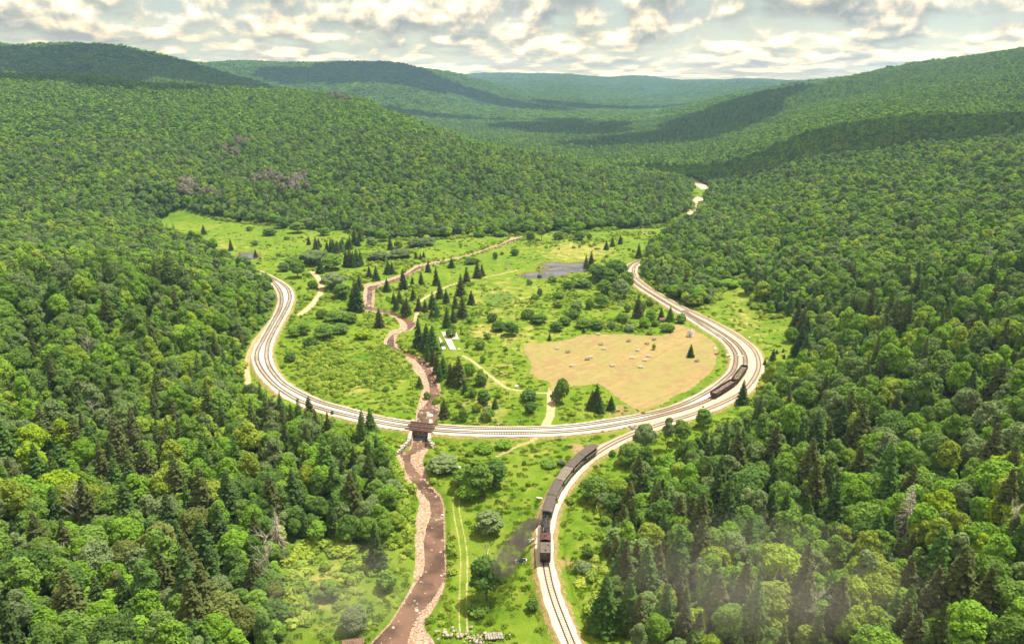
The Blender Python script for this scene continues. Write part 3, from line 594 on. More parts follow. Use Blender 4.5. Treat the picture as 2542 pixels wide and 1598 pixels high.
def quads(C, N, size, r, aspect=(0.7, 1.25)):
    n = len(C); N = N/np.linalg.norm(N, axis=1, keepdims=True)
    up = r.normal(size=(n, 3)); T = np.cross(N, up); T /= np.linalg.norm(T, axis=1, keepdims=True)+1e-9; B = np.cross(N, T)
    s = np.asarray(size).reshape(-1, 1)*r.uniform(0.65, 1.3, (n, 1))*0.5; a = r.uniform(aspect[0], aspect[1], (n, 1))
    # a leafy clump: a quad folded a little along its middle
    k = r.uniform(-0.25, 0.25, (n, 1))
    V = np.stack([C-T*s*a-B*s*0.8+N*s*k, C+T*s*a-B*s-N*s*k, C+T*s*a*0.7+B*s+N*s*k, C-T*s*a*0.9+B*s*0.9-N*s*k], 1).reshape(-1, 3)
    return V, np.arange(4*n).reshape(n, 4)
def crown(seed, n, size, rad=4.2, z0=3.6, z1=13.0, lobes=16, droop=0.0, up=0.25, rn=0.42):
    r = np.random.default_rng(seed); H = z1-z0; cz = z0+H*0.46
    L = []
    for k in range(lobes):
        th = r.uniform(0, 2*math.pi) if k else 0; ph = r.uniform(-0.25, 1.0)*math.pi/2 if k else math.pi/2
        q = 0.66*r.uniform(0.80, 1.18)
        L.append((rad*q*math.cos(ph)*math.cos(th), rad*q*math.cos(ph)*math.sin(th), cz+H*0.36*math.sin(ph)*r.uniform(0.8, 1.2), rad*r.uniform(0.17, 0.36)))
    L.append((0, 0, cz, rad*0.70)); L = np.array(L); C, N = [], []
    tot = 0
    while tot < n:
        m = n*2; w = L[:, 3]**2; k = r.choice(len(L), m, p=w/w.sum())
        d = r.normal(size=(m, 3)); d /= np.linalg.norm(d, axis=1, keepdims=True); d[:, 2] = np.where(r.random(m) < 0.55, np.abs(d[:, 2]), d[:, 2])
        p = L[k, :3] + d*L[k, 3:4]*r.uniform(0.72, 1.22, (m, 1))
        ok = np.ones(m, bool)
        for q, l in enumerate(L): ok &= (k == q) | (np.linalg.norm(p-l[:3], axis=1) > l[3]*0.86)
        ok &= p[:, 2] > z0*0.8
        C.append(p[ok]); N.append((d*0.9 + r.normal(size=(m, 3))*rn + np.array([0, 0, up]))[ok]); tot += ok.sum()
    C, N = np.vstack(C)[:n], np.vstack(N)[:n]
    return quads(C, N, size, r)
def spruce_crown(seed, rad=2.7, h=13.0, whorls=17, per=11, seg=3, dead=False):
    r = np.random.default_rng(seed); V, F = [], []; b = 0
    for w in range(whorls):
        f = w/(whorls-1); z = h*(0.07+0.90*f**0.94); Rw = rad*(1-f)**0.82*r.uniform(0.82, 1.12)+0.16
        n = max(5, int(per*(1-0.5*f)))
        for k in range(n):
            th = 2*math.pi*(k+r.uniform(-0.3, 0.3))/n + w*0.7; L = Rw*r.uniform(0.72, 1.15); dr = r.uniform(0.16, 0.42)
            dx, dy = math.cos(th), math.sin(th); wd = (0.40*L+0.16)*r.uniform(0.8, 1.2)*(0.22 if dead else 1.0)
            pts = [(0.05, 0.0, 0.25), (0.45, -dr*0.30, 1.0), (0.8, -dr*0.8, 0.75), (1.0, -dr*0.9, 0.12)]
            rows = []
            for q, zz, ww in pts:
                jx = r.uniform(-0.08, 0.08)*L; cx_, cy_ = dx*L*q, dy*L*q; zq = z+zz*L*0.9+r.uniform(-0.04, 0.04)*L
                rows += [(cx_-dy*wd*ww*0.5, cy_+dx*wd*ww*0.5, zq-0.10*wd+jx), (cx_, cy_, zq+0.14*wd), (cx_+dy*wd*ww*0.5, cy_-dx*wd*ww*0.5, zq-0.10*wd-jx)]
            V += rows
            for s_ in range(3):
                a = b+s_*3; F += [(a, a+1, a+4, a+3), (a+1, a+2, a+5, a+4)]
            b += 12
    V = np.array(V); F = np.array(F)
    if not dead:   # loose sprays that roughen the outline
        nn = int(whorls*per*1.5); f = r.random(nn)**1.3; th = r.uniform(0, 2*math.pi, nn); rr = (rad*(1-f)**0.85+0.1)*r.uniform(0.55, 1.02, nn)
        C = np.c_[rr*np.cos(th), rr*np.sin(th), h*(0.06+0.93*f)]; N = np.c_[np.cos(th), np.sin(th), np.full(nn, 1.1)]+r.normal(size=(nn, 3))*0.5
        V2, F2 = quads(C, N, 0.45+0.35*(1-f), r, (0.35, 0.8)); F = np.vstack([F, F2+len(V)]); V = np.vstack([V, V2])
    return V, F
def trunk_mb(h, r0, seed, limbs=4, lean=0.0):
    rr = random.Random(seed); mb = MB(); x = y = 0; n = 3; pts = [(0, 0, -0.6)]
    for i in range(1, n+1): pts.append((pts[-1][0]+rr.uniform(-.25, .25)+lean, pts[-1][1]+rr.uniform(-.25, .25), h*i/n))
    for i in range(n): mb.tube(pts[i], pts[i+1], r0*(1-0.75*i/n), r0*(1-0.75*(i+1)/n), 6, False)
    for k in range(limbs):
        z = h*rr.uniform(0.35, 0.8); a = rr.uniform(0, 6.28); L = h*rr.uniform(0.2, 0.3); f = z/h*n; i = min(n-1, int(f)); f -= i
        p = Vector(pts[i]).lerp(Vector(pts[i+1]), f); mb.tube(p, p+Vector((L*math.cos(a), L*math.sin(a), L*0.8)), r0*0.4, r0*0.1, 5, False)
    return mb
def dead_mb(seed, h=11.0, spread=3.2, nb=9, r0=0.20):
    rr = random.Random(seed); mb = MB(); pts = [Vector((0, 0, -0.5))]
    for i in range(1, 6): pts.append(pts[-1]+Vector((rr.uniform(-.35, .35), rr.uniform(-.35, .35), h/5)))
    for i in range(5): mb.tube(pts[i], pts[i+1], r0*(1-i*0.17), r0*(1-(i+1)*0.17), 5, False)
    def br(p, d, L, r, lv):
        q = p+d*L*0.5; d2 = (d+Vector((rr.uniform(-.4, .4), rr.uniform(-.4, .4), rr.uniform(-.1, .5)))).normalized(); e = q+d2*L*0.5
        mb.tube(p, q, r, r*0.7, 4, False); mb.tube(q, e, r*0.7, r*0.3, 4, False)
        if lv:
            for s_ in (q, e, q.lerp(e, .5), p.lerp(q, .6)): br(s_, (d2+Vector((rr.uniform(-1, 1), rr.uniform(-1, 1), rr.uniform(-.1, .8)))).normalized(), L*rr.uniform(.35, .6), r*0.55, lv-1)
    for k in range(nb):
        z = rr.uniform(0.35, 1.0)*4.9; i = min(4, int(z)); p = pts[i].lerp(pts[i+1], z-i); a = k*2.4+rr.uniform(-.5, .5)
        br(p, Vector((math.cos(a), math.sin(a), rr.uniform(.4, 1.1))).normalized(), spread*rr.uniform(.6, 1.1)*(1.2-z/7), r0*0.5, 2)
    return mb

SH = {}
SH['b_near'] = [np_mesh('broadleaf_crown', *crown(11+k, [4200, 3800, 2600, 4000, 2400, 4400, 2000, 3600][k], 0.56, rad=[4.2, 4.6, 3.9, 4.4, 3.4, 4.8, 4.0, 4.7][k], z0=[3.4, 2.6, 3.8, 2.2, 3.2, 3.6, 4.0, 2.0][k], z1=[13, 11.5, 14.5, 12.0, 15.5, 13.5, 14, 10.5][k], lobes=[38, 46, 22, 52, 20, 60, 15, 40][k])) for k in range(8)]
SH['b_low'] = [np_mesh('broadleaf_crown_low', *crown(141+k, 2200, 0.62, rad=[4.3, 4.7, 4.0][k], z0=0.5, z1=12.5, lobes=[36, 44, 34][k])) for k in range(3)]
assert len(SH['b_near']) == 8
SH['b_mid'] = [np_mesh('broadleaf_crown_mid', *crown(31+k, 900, 0.95, rad=[4.3, 4.6, 3.9, 4.5, 3.7][k], z0=[3.0, 3.0, 3.5, 2.8, 3.2][k], z1=[13, 12, 14, 12.5, 14.5][k], lobes=[22, 26, 18, 24, 18][k], up=0.5, rn=0.33)) for k in range(5)]
SH['b_far'] = [np_mesh('broadleaf_crown_far', *crown(51+k, 130, 2.1, rad=4.4, z0=2, z1=13+k, lobes=8, up=0.7, rn=0.25)) for k in range(4)]
SH['s_near'] = [np_mesh('spruce_crown', *spruce_crown(71+k, [2.7, 3.0, 2.4, 3.2][k], [13, 14, 13.5, 15][k], [19, 18, 20, 20][k], 12)) for k in range(4)]
SH['s_mid'] = [np_mesh('spruce_crown_mid', *spruce_crown(81+k, [2.8, 3.1, 2.5][k], [13, 14, 14][k], 11, 9)) for k in range(3)]
SH['s_far'] = [np_mesh('spruce_crown_far', *spruce_crown(91+k, 2.9, 14, 6, 7)) for k in range(3)]
SH['shrub'] = [np_mesh('shrub_crown', *crown(101+k, 700, 0.42, rad=[2.0, 2.3, 1.9, 2.2][k], z0=0.25, z1=[3.0, 2.7, 3.4, 2.9][k], lobes=[10, 12, 9, 14][k])) for k in range(4)]
SH['thicket'] = [np_mesh('thicket_clump', *crown(111+k, 260, 0.5, rad=1.9, z0=0.0, z1=[1.9, 2.3, 1.6][k], lobes=8)) for k in range(3)]
def clump_far(seed, spr):
    r = np.random.default_rng(seed); Vs, Fs, b = [], [], 0
    for k in range(5):
        if spr and k % 2: V_, F_ = spruce_crown(seed*7+k, 3.0, 14, 3, 5)
        else: V_, F_ = crown(seed*7+k, 34, 4.2, rad=4.8, z0=1, z1=13, lobes=4, up=0.8, rn=0.2)
        V_ = V_*r.uniform(0.85, 1.2)+np.array([r.uniform(-9, 9), r.uniform(-9, 9), 0]); Vs.append(V_); Fs.append(F_+b); b += len(V_)
    return np.vstack(Vs), np.vstack(Fs)
SH['clump'] = [np_mesh('tree_clump', *clump_far(121+k, k == 3)) for k in range(4)]
_r = np.random.default_rng(5); _n = 26; _C = _r.uniform(-0.8, 0.8, (_n, 3))*[1, 1, 0]+[0, 0, 0.22]
SH['tuft'] = [np_mesh('grass_tuft', *quads(_C, _r.normal(size=(_n, 3))*[1, 1, 0.5]+[0, 0, 0.6], 0.55, _r, (0.3, 0.7)))]
_N0 = len(bpy.data.meshes)
for k_ in ('b_near', 'b_low', 'b_mid', 'b_far', 'clump'):
    for me_ in SH[k_]: me_.materials.append(M_FAR if k_ in ('b_far', 'clump') else M_MIX)
for k_ in ('s_near', 's_mid', 's_far'):
    for me_ in SH[k_]: me_.materials.append(M_NMIX)
for me_ in SH['shrub']+SH['thicket']: me_.materials.append(M_SHR)
for me_ in SH['tuft']: me_.materials.append(M_TUFT)
TRUNK_B = [trunk_mb(8.5, 0.26, 3+k).mesh('broadleaf_trunk', M_BARK) for k in range(3)]
TRUNK_S = [trunk_mb(12, 0.22, 9+k, 0).mesh('spruce_trunk', M_BARK) for k in range(2)]
TRUNK_SH = [trunk_mb(1.6, 0.10, 19, 4).mesh('shrub_stem', M_BARK)]

def template_coll(name, meshes):
    c = bpy.data.collections.new(name)
    for i, me_ in enumerate(meshes):
        o = bpy.data.objects.new('%s_%02d' % (name, i), me_); c.objects.link(o)
    return c
COLLS = {k_: template_coll('source_'+k_, v_) for k_, v_ in SH.items()}
def scatter(name, pts, rot, scl, idx, coll, label, cat):
    me_ = bpy.data.meshes.new(name); me_.vertices.add(len(pts)); me_.vertices.foreach_set('co', np.asarray(pts, np.float32).ravel())
    a = me_.attributes.new('rot', 'FLOAT_VECTOR', 'POINT'); a.data.foreach_set('vector', np.asarray(rot, np.float32).ravel())
    a = me_.attributes.new('scl', 'FLOAT_VECTOR', 'POINT'); a.data.foreach_set('vector', np.asarray(scl, np.float32).ravel())
    a = me_.attributes.new('vi', 'INT', 'POINT'); a.data.foreach_set('value', np.asarray(idx, np.int32))
    o = obj(name, me_); md = o.modifiers.new('spread', 'NODES')
    g = bpy.data.node_groups.new(name+'_nodes', 'GeometryNodeTree')
    g.interface.new_socket('Geometry', in_out='INPUT', socket_type='NodeSocketGeometry'); g.interface.new_socket('Geometry', in_out='OUTPUT', socket_type='NodeSocketGeometry')
    gi, go = g.nodes.new('NodeGroupInput'), g.nodes.new('NodeGroupOutput')
    ip = g.nodes.new('GeometryNodeInstanceOnPoints'); ci = g.nodes.new('GeometryNodeCollectionInfo')
    ci.inputs['Collection'].default_value = COLLS[coll]; ci.inputs['Separate Children'].default_value = True; ci.inputs['Reset Children'].default_value = True
    def na(n_, ty):
        q = g.nodes.new('GeometryNodeInputNamedAttribute'); q.data_type = ty; q.inputs['Name'].default_value = n_; return q.outputs['Attribute']
    L_ = g.links.new
    L_(gi.outputs[0], ip.inputs['Points']); L_(ci.outputs[0], ip.inputs['Instance']); ip.inputs['Pick Instance'].default_value = True
    L_(na('vi', 'INT'), ip.inputs['Instance Index']); L_(na('scl', 'FLOAT_VECTOR'), ip.inputs['Scale'])
    er = g.nodes.new('FunctionNodeEulerToRotation'); L_(na('rot', 'FLOAT_VECTOR'), er.inputs[0]); L_(er.outputs[0], ip.inputs['Rotation'])
    L_(ip.outputs[0], go.inputs[0]); md.node_group = g
    return tag(o, label, cat, kind='stuff')

# ------------------------------------------------------------------ where trees can be seen from here (with a margin for a step to the side)
hz_az = az_d; cols = np.arange(len(az_s), len(az_s)+len(az_d))
ZG = TZ.reshape(nR, nA)[:, cols]; FO = forest.reshape(nR, nA)[:, cols]
el = (ZG + 7*FO - CAM_H)/RR[:, None]; el[RR < 60] = -9
HMAX = np.maximum.accumulate(el, 0)
def visible(x, y, zt):
    r = np.hypot(x, y); a = np.arctan2(x, y); i = np.clip(((a-hz_az[0])/(hz_az[1]-hz_az[0])).astype(int), 0, len(hz_az)-1)
    j = np.clip(np.searchsorted(RR, r*0.985-8)-1, 0, nR-1)
    return (zt-CAM_H)/r > HMAX[j, i] - 0.004 - 4.0/r
CON = [(1915,800,60,110,.95),(1600,1420,190,230,.75),(1720,1250,120,120,.45),(2000,1150,280,120,.6),(2150,1180,240,100,.5),(1900,1550,200,90,.6),(200,300,330,130,.40),(120,440,200,70,.45),(420,560,90,25,.7),(1500,350,260,50,.75),(1250,320,150,20,.6),(1800,380,200,40,.5),(1700,300,260,30,.4),
       (150,1100,100,80,.25),(680,1250,90,70,.35),(850,1250,60,80,.35),(60,160,400,20,.6),(2350,1500,300,120,.45),(1750,640,70,60,.45),(2200,430,300,60,.35),(1650,480,60,40,.6),(2300,900,300,200,.3)]
def conifer_frac(u, v):
    f = np.full(np.shape(u), 0.15)
    for cu, cv, ru, rv, a in CON: f = np.maximum(f, a*np.exp(-(((u-cu)/ru)**2+((v-cv)/rv)**2)))
    return f
def candidates(r0, r1, sp, azlim=42):
    xm = r1*math.sin(R(azlim)); xs = np.arange(-xm, xm, sp); ys = np.arange(r0*math.cos(R(azlim)), r1, sp)
    X, Y = np.meshgrid(xs, ys); X = X+rng.uniform(-.42, .42, X.shape)*sp; Y = Y+rng.uniform(-.42, .42, X.shape)*sp
    X, Y = X.ravel(), Y.ravel(); r = np.hypot(X, Y); a = np.abs(np.arctan2(X, Y))
    k_ = (r >= r0) & (r < r1) & (a < R(azlim)); X, Y = X[k_], Y[k_]; r = r[k_]
    near_ = (np.abs(X) < 428) & (Y > 97) & (Y < 1148)
    op = np.where(near_, samp(D_OPEN, X, Y), 99); bl = np.where(near_, samp(D_BAL, X, Y), 99); ri = np.where(near_, samp(D_RIV, X, Y), 99); po = np.where(near_, samp(D_POND, X, Y), 99)
    k_ = (op > 0.8) & (bl > 3.0) & (ri > 2.0) & (po > 3)
    X, Y = X[k_], Y[k_]; Z = ground(X, Y)
    k_ = visible(X, Y, Z+13); X, Y, Z = X[k_], Y[k_], Z[k_]
    u, v, dep = proj(X, Y, Z+7); con = rng.random(len(X)) < conifer_frac(u, v)+0.9*np.clip(fbm(X/60, Y/60, 2), 0, 1)
    return X, Y, Z, u, v, dep, con

GROUPS = {}
def region(u, v):
    if u > 1470: return 'on the right bank forest' if v > 1100 else ('on the slope right of the loop' if v > 600 else 'on the far right slope')
    if v > 1330: return 'in the bottom left forest'
    if v > 640: return 'on the slope left of the tracks'
    return 'on the far left hillside'
_w1 = 'zero one two three four five six seven eight nine ten eleven twelve thirteen fourteen fifteen sixteen seventeen eighteen nineteen'.split()
_w10 = 'x x twenty thirty forty fifty sixty seventy eighty ninety'.split()
def num_word(n):
    n = int(min(99, max(0, n))); return _w1[n] if n < 20 else _w10[n//10] + ('-' + _w1[n % 10] if n % 10 else '')
def place_label(u, v): return '%s percent across and %s percent down the photo' % (num_word(u/25.42), num_word(v/15.98))
_used = set()
def uniq(lab):
    k_ = lab; 
    for w_ in ('', 'leafy ', 'ragged ', 'dense '):
        if w_ + lab not in _used: k_ = w_ + lab; break
    _used.add(k_); return k_
def add_tree(kind, x, y, z, sc, tone, shape_i, rz, lab_extra=None, h=None, w=None, group=None, low=False):
    if kind == 'broadleaf_tree': crowns, trunks, mats, adj, cat, grp = SH['b_near'], TRUNK_B, LEAF, ['round-crowned', 'broad-crowned', 'tall', 'bushy', 'narrow', 'wide-spreading', 'open-crowned', 'low-domed'][shape_i % 8], 'tree', 'broadleaf trees of the near forest'
    elif kind == 'spruce_tree': crowns, trunks, mats, adj, cat, grp = SH['s_near'], TRUNK_S, NEEDLE, ['pointed', 'broad-skirted', 'slender', 'tall'][shape_i % 4], 'tree', 'spruces of the valley'
    else: crowns, trunks, mats, adj, cat, grp = SH['shrub'], TRUNK_SH, LEAF, ['rounded', 'low wide', 'upright', 'lumpy'][shape_i % 4], 'bush', 'bushes in the meadow'
    if low: crowns = SH['b_low']
    e = empty(kind, (x, y, z), rz); e.scale = (w or sc, w or sc, h or sc)
    c_ = bpy.data.objects.new('crown', crowns[shape_i % len(crowns)]); COL.objects.link(c_); c_.parent = e
    c_.material_slots[0].link = 'OBJECT'; c_.material_slots[0].material = mats[tone]
    t_ = bpy.data.objects.new('trunk' if kind != 'bush' else 'stem', trunks[shape_i % len(trunks)]); COL.objects.link(t_); t_.parent = e
    u, v, _ = proj(np.float64(x), np.float64(y), np.float64(z+5*sc if kind != 'bush' else z+1))
    noun = {'broadleaf_tree': 'broadleaf tree', 'spruce_tree': 'spruce', 'bush': 'bush'}[kind]
    tag(e, uniq('%s %s %s %s' % (tone, adj, noun, lab_extra or place_label(float(u), float(v)))), cat, group or grp)
    return e
def tone_at(x, y, rnd, kind='b'):
    f = min(1, max(0, 0.62*rnd + 1.25*(float(fbm(np.float64(x/70), np.float64(y/70), 3))+0.22)))
    if kind == 's': return 'dark green' if f < .38 else 'olive green' if f < .68 else 'fresh green' if f < .88 else 'brownish'
    return 'olive' if f < .10 else 'deep green' if f < .28 else 'mid green' if f < .45 else 'grey-green' if f < .55 else 'bright green' if f < .76 else 'yellow-green' if f < .92 else 'lime'

# near forest
X, Y, Z, U_, V_, DEP, CONI = candidates(110, 1050, 5.6, 50); S_ = rng.uniform(0.42, 0.68, len(X)); n = len(X)
scatter('understory', np.c_[X, Y, Z-0.8], np.c_[np.zeros(n), np.zeros(n), rng.uniform(0, 6.28, n)], np.c_[S_*1.15, S_*1.15, S_], rng.integers(0, 5, n), 'b_mid', 'lower green young growth filling the gaps between the big trees', 'undergrowth')
X, Y, Z, U_, V_, DEP, CONI = candidates(95, 420, 4.9, 52)
inview = (U_ > 5) & (U_ < 2537) & (V_ > 300) & (V_ < 1590)
score = DEP + np.where(inview, 0, 1e6)
S_ = 0.50+0.60*rng.random(len(X))**0.9; S_ = S_*np.where(rng.random(len(X)) < 0.10, 1.15, 1.0)*(0.66+0.34*smooth(np.where((np.abs(X) < 428) & (Y > 97), samp(D_OPEN, X, Y), 99), 0, 24)); RZ_ = rng.uniform(0, 6.28, len(X)); IX = rng.integers(0, 8, len(X)); RND = rng.random(len(X))
score = score/ (0.6+0.4*S_)
takeB = set(np.array([i for i in np.argsort(score) if not CONI[i]][:295]).tolist()); takeS = set(np.array([i for i in np.argsort(score) if CONI[i]][:150]).tolist())
for i in sorted(takeB): add_tree('broadleaf_tree', X[i], Y[i], Z[i], S_[i], tone_at(X[i], Y[i], RND[i]), int(IX[i]), RZ_[i])
for i in sorted(takeS): add_tree('spruce_tree', X[i], Y[i], Z[i], min(1.45, S_[i]*1.3), tone_at(X[i], Y[i], RND[i], 's'), int(IX[i]), RZ_[i], w=min(1.45, S_[i]*1.3)*1.28, h=min(1.45, S_[i]*1.3))
rest = np.array([i not in takeB and i not in takeS for i in range(len(X))])
def do_scatter(name, k_, coll, nvar, label, cat, P_, S0, hs=1.0):
    X_, Y_, Z_, s_ = P_[0][k_], P_[1][k_], P_[2][k_], S0[k_]
    n = len(X_); rot = np.c_[np.zeros(n), np.zeros(n), rng.uniform(0, 6.28, n)]; hh = rng.uniform(0.80, 1.18, n)*hs; ax = rng.uniform(0.84, 1.18, n)
    return scatter(name, np.c_[X_, Y_, Z_], rot, np.c_[s_*ax, s_/ax, s_*hh], rng.integers(0, nvar, n), coll, label, cat)
do_scatter('broadleaf_forest', rest & ~CONI, 'b_near', 8, 'dense green broadleaf forest on both near slopes around the valley', 'forest', (X, Y, Z), S_)
do_scatter('spruce_forest', rest & CONI, 's_near', 4, 'dark spruces scattered through the near valley slopes', 'forest', (X, Y, Z), np.minimum(1.4, S_*1.25))
X, Y, Z, U_, V_, DEP, CONI = candidates(420, 1050, 5.3, 47); S_ = rng.uniform(0.52, 1.05, len(X))
do_scatter('hillside_broadleaf_forest', ~CONI, 'b_mid', 5, 'green broadleaf forest covering the rounded hill behind the meadow', 'forest', (X, Y, Z), S_, 0.82)
do_scatter('hillside_spruce_forest', CONI, 's_mid', 3, 'dark spruces mixed into the hillside forest behind the meadow', 'forest', (X, Y, Z), S_)
X, Y, Z, U_, V_, DEP, CONI = candidates(1050, 2600, 7.4, 43); S_ = rng.uniform(0.75, 1.2, len(X))
do_scatter('ridge_broadleaf_forest', ~CONI, 'b_far', 4, 'hazy broadleaf forest on the upper hillsides', 'forest', (X, Y, Z), S_, 0.68)
do_scatter('ridge_spruce_forest', CONI, 's_far', 3, 'dark conifers on the upper hillsides and in the side valley', 'forest', (X, Y, Z), S_)
nmid = len(X)
X, Y, Z, U_, V_, DEP, CONI = candidates(2600, 8900, 17.0, 41); S_ = rng.uniform(1.0, 1.6, len(X))
do_scatter('distant_forest', np.ones(len(X), bool), 'clump', 4, 'blue-hazed unbroken forest on the most distant ridges', 'forest', (X, Y, Z), S_, 0.65)
print('points', nmid, len(X))

# ------------------------------------------------------------------ clouds whose shadows cross the hills, and the hazy air
M_CLOUD = None
def cloud_mat():
    m, t = new_mat('cloud'); nt = m.node_tree; out = t.n('ShaderNodeOutputMaterial'); d = t.n('ShaderNodeBsdfDiffuse'); tr = t.n('ShaderNodeBsdfTranslucent'); mx = t.n('ShaderNodeMixShader')
    d.inputs[0].default_value = (0.9, 0.9, 0.88, 1); tr.inputs[0].default_value = (0.9, 0.9, 0.9, 1); mx.inputs[0].default_value = 0.2
    nt.links.new(d.outputs[0], mx.inputs[1]); nt.links.new(tr.outputs[0], mx.inputs[2]); nt.links.new(mx.outputs[0], out.inputs[0]); return m
M_CLOUD = cloud_mat()
def cloud(u, D, rx, ry, rz, alt=1150, zg=60, rot=0.0, seed=0, side=''):
    a = az_of(u); h = alt-zg
    c = Vector((D*math.sin(a), D*math.cos(a), zg)) + TO_SUN*(h/TO_SUN.z)
    rr = random.Random(seed); bm = bmesh.new()
    for k in range(16):
        r = rr.uniform(0.25, 0.5); a_ = rr.uniform(0, 6.28); q = rr.uniform(0, 0.72)
        mt = Matrix.Translation((q*math.cos(a_)*rx, q*math.sin(a_)*ry, rr.uniform(0, 0.3)*rz)) @ Matrix.Diagonal((r*rx, r*ry, r*rz*1.6*(1.2-q), 1))
        bmesh.ops.create_icosphere(bm, subdivisions=3, radius=1, matrix=mt)
    for v in bm.verts:
        p = v.co; d = 1+0.22*float(fbm(np.float64(p.x/90+seed), np.float64(p.y/90+p.z/50), 4)); v.co = Vector((p.x*d, p.y*d, max(p.z, -0.15*rz)))
    me_ = bpy.data.meshes.new('cloud'); bm.to_mesh(me_); bm.free(); me_.materials.append(M_CLOUD)
    o = obj('cloud', me_); o.location = c; o.rotation_euler = (0, 0, rot)
    return tag(o, 'white cumulus cloud high above ' + side, 'cloud', 'fair weather clouds over the valley', kind='structure')
cloud(2400, 1080, 400, 135, 110, rot=R(-30), zg=75, seed=1, side='the right hillside')
cloud(1880, 1150, 260, 75, 90, rot=R(-14), zg=30, seed=2, side='the foot of the right hillside')
cloud(1850, 2250, 620, 230, 150, rot=R(70), zg=70, seed=3, side='the far right spur')
cloud(1640, 1850, 330, 150, 120, rot=R(50), zg=15, seed=21, side='the tail of the far right spur')
cloud(1430, 2500, 420, 420, 120, rot=R(5), zg=5, seed=8, side='the wooded side valley')
cloud(960, 3750, 520, 470, 180, rot=R(-8), zg=205, seed=4, side='the dark central mountain')
cloud(1280, 3600, 420, 300, 160, rot=R(-20), zg=90, seed=9, side='the shoulder of the central mountain')
cloud(1480, 3900, 420, 160, 160, rot=R(-10), zg=40, seed=23, side='the low ground right of the central mountain')
cloud(1120, 2750, 330, 110, 110, rot=R(0), zg=10, seed=12, side='the middle distance forest')
cloud(230, 2650, 800, 330, 160, rot=R(10), zg=200, seed=5, side='the far left ridge')
cloud(330, 1600, 420, 110, 110, rot=R(12), zg=120, seed=26, side='the left skyline ridge')

bm = bmesh.new(); bmesh.ops.create_cube(bm, size=1.0, matrix=Matrix.Translation((0, 0, 215)) @ Matrix.Diagonal((18800, 18800, 460, 1)))
me_ = bpy.data.meshes.new('haze'); bm.to_mesh(me_); bm.free()
m, t = new_mat('summer_haze'); out = t.n('ShaderNodeOutputMaterial'); pv = t.n('ShaderNodeVolumePrincipled')
pv.inputs['Color'].default_value = (0.36, 0.62, 1.0, 1); pv.inputs['Density'].default_value = 0.000100; pv.inputs['Anisotropy'].default_value = 0.2
t.nt.links.new(pv.outputs[0], out.inputs['Volume']); me_.materials.append(m)
tag(obj('haze', me_), 'pale summer haze filling the valley air', 'haze', kind='stuff')
print('ground range', TZ.min(), TZ.max())

# ------------------------------------------------------------------ railway tracks
M_RAIL = simple('rusty_rail', (0.060, 0.036, 0.030), 0.6, 0.2, 1.0)
M_TIE_W = simple('weathered_sleeper', (0.40, 0.33, 0.26), 0.95, 0.25, 1.2)
M_TIE_D = simple('dark_sleeper', (0.13, 0.09, 0.07), 0.95, 0.25, 1.2)
def normals2(L):
    T = np.gradient(L, axis=0); T /= np.linalg.norm(T, axis=1, keepdims=True); return np.c_[T[:, 1], -T[:, 0]], T
def sweep(name, L, off, w, z0, z1, mat, parent=None):
    N, _ = normals2(L); n = len(L); prof = [(-w*1.5, z0), (-w*1.5, z0+0.03), (-w*.5, z0+0.05), (-w*.5, z1), (w*.5, z1), (w*.5, z0+0.05), (w*1.5, z0+0.03), (w*1.5, z0)]
    V = np.concatenate([np.c_[L+N*(off+a), np.full(n, b)] for a, b in prof]); F = []
    for k_ in range(len(prof)-1):
        i = np.arange(n-1); F.append(np.c_[k_*n+i, k_*n+i+1, (k_+1)*n+i+1, (k_+1)*n+i])
    return obj(name, np_mesh(name, V, np.vstack(F), mat), parent)
tie_me = MB().box((0, 0, 0), (2.6, 0.24, 0.16)).mesh('sleeper', M_TIE_W)
def track(L, label, single=None, dark_from=None):
    e = empty('railway_track', (0, 0, 0)); tag(e, label, 'railway track', 'railway tracks of the valley loop')
    for s_ in (-1, 1): sweep('rail', L, s_*0.7175, 0.10, 0.035, 0.20, M_RAIL, e)
    N, T = normals2(L); s = np.r_[0, np.cumsum(np.hypot(*np.diff(L, axis=0).T))]; q = np.arange(0.5, s[-1], 0.62)
    P = np.c_[np.interp(q, s, L[:, 0]), np.interp(q, s, L[:, 1])]; A = np.arctan2(np.interp(q, s, N[:, 1]), np.interp(q, s, N[:, 0]))
    u, v, _ = proj(P[:, 0], P[:, 1], 0.0)
    near_ = np.zeros(len(q), bool)
    if single: near_ = (v > single) & (v < 1610)
    for i in np.where(near_)[0]:
        o = obj('sleeper', tie_me, e, (P[i, 0], P[i, 1], -0.03)); o.rotation_euler = (0, 0, A[i]+rng.uniform(-.02, .02))
    k_ = np.where(~near_)[0]; c, s2 = np.cos(A[k_]), np.sin(A[k_]); Vs = []
    for dx, dy, dz in ((-1.3, -.12, -.11), (1.3, -.12, -.11), (1.3, .12, -.11), (-1.3, .12, -.11), (-1.3, -.12, .035), (1.3, -.12, .035), (1.3, .12, .035), (-1.3, .12, .035)):
        ex = rng.uniform(-.06, .10, len(k_)) if dx > 0 else 0
        Vs.append(np.c_[P[k_, 0]+c*(dx+ex)-s2*dy, P[k_, 1]+s2*(dx+ex)+c*dy, np.full(len(k_), dz)])
    V = np.stack(Vs, 1).reshape(-1, 3); b = np.arange(len(k_))[:, None, None]*8
    F = (np.array([(4, 5, 6, 7), (0, 1, 5, 4), (1, 2, 6, 5), (2, 3, 7, 6), (3, 0, 4, 7)])[None]+b).reshape(-1, 4)
    ties = obj('sleepers', np_mesh('sleepers', V, F, M_TIE_D if not single else M_TIE_W), e); ties['kind'] = 'stuff'
    return e
track(LA, 'inner railway track following the curve on the valley side, over the rear bridge')
track(LB, 'middle railway track with rusty wagons on it, over the front bridge')
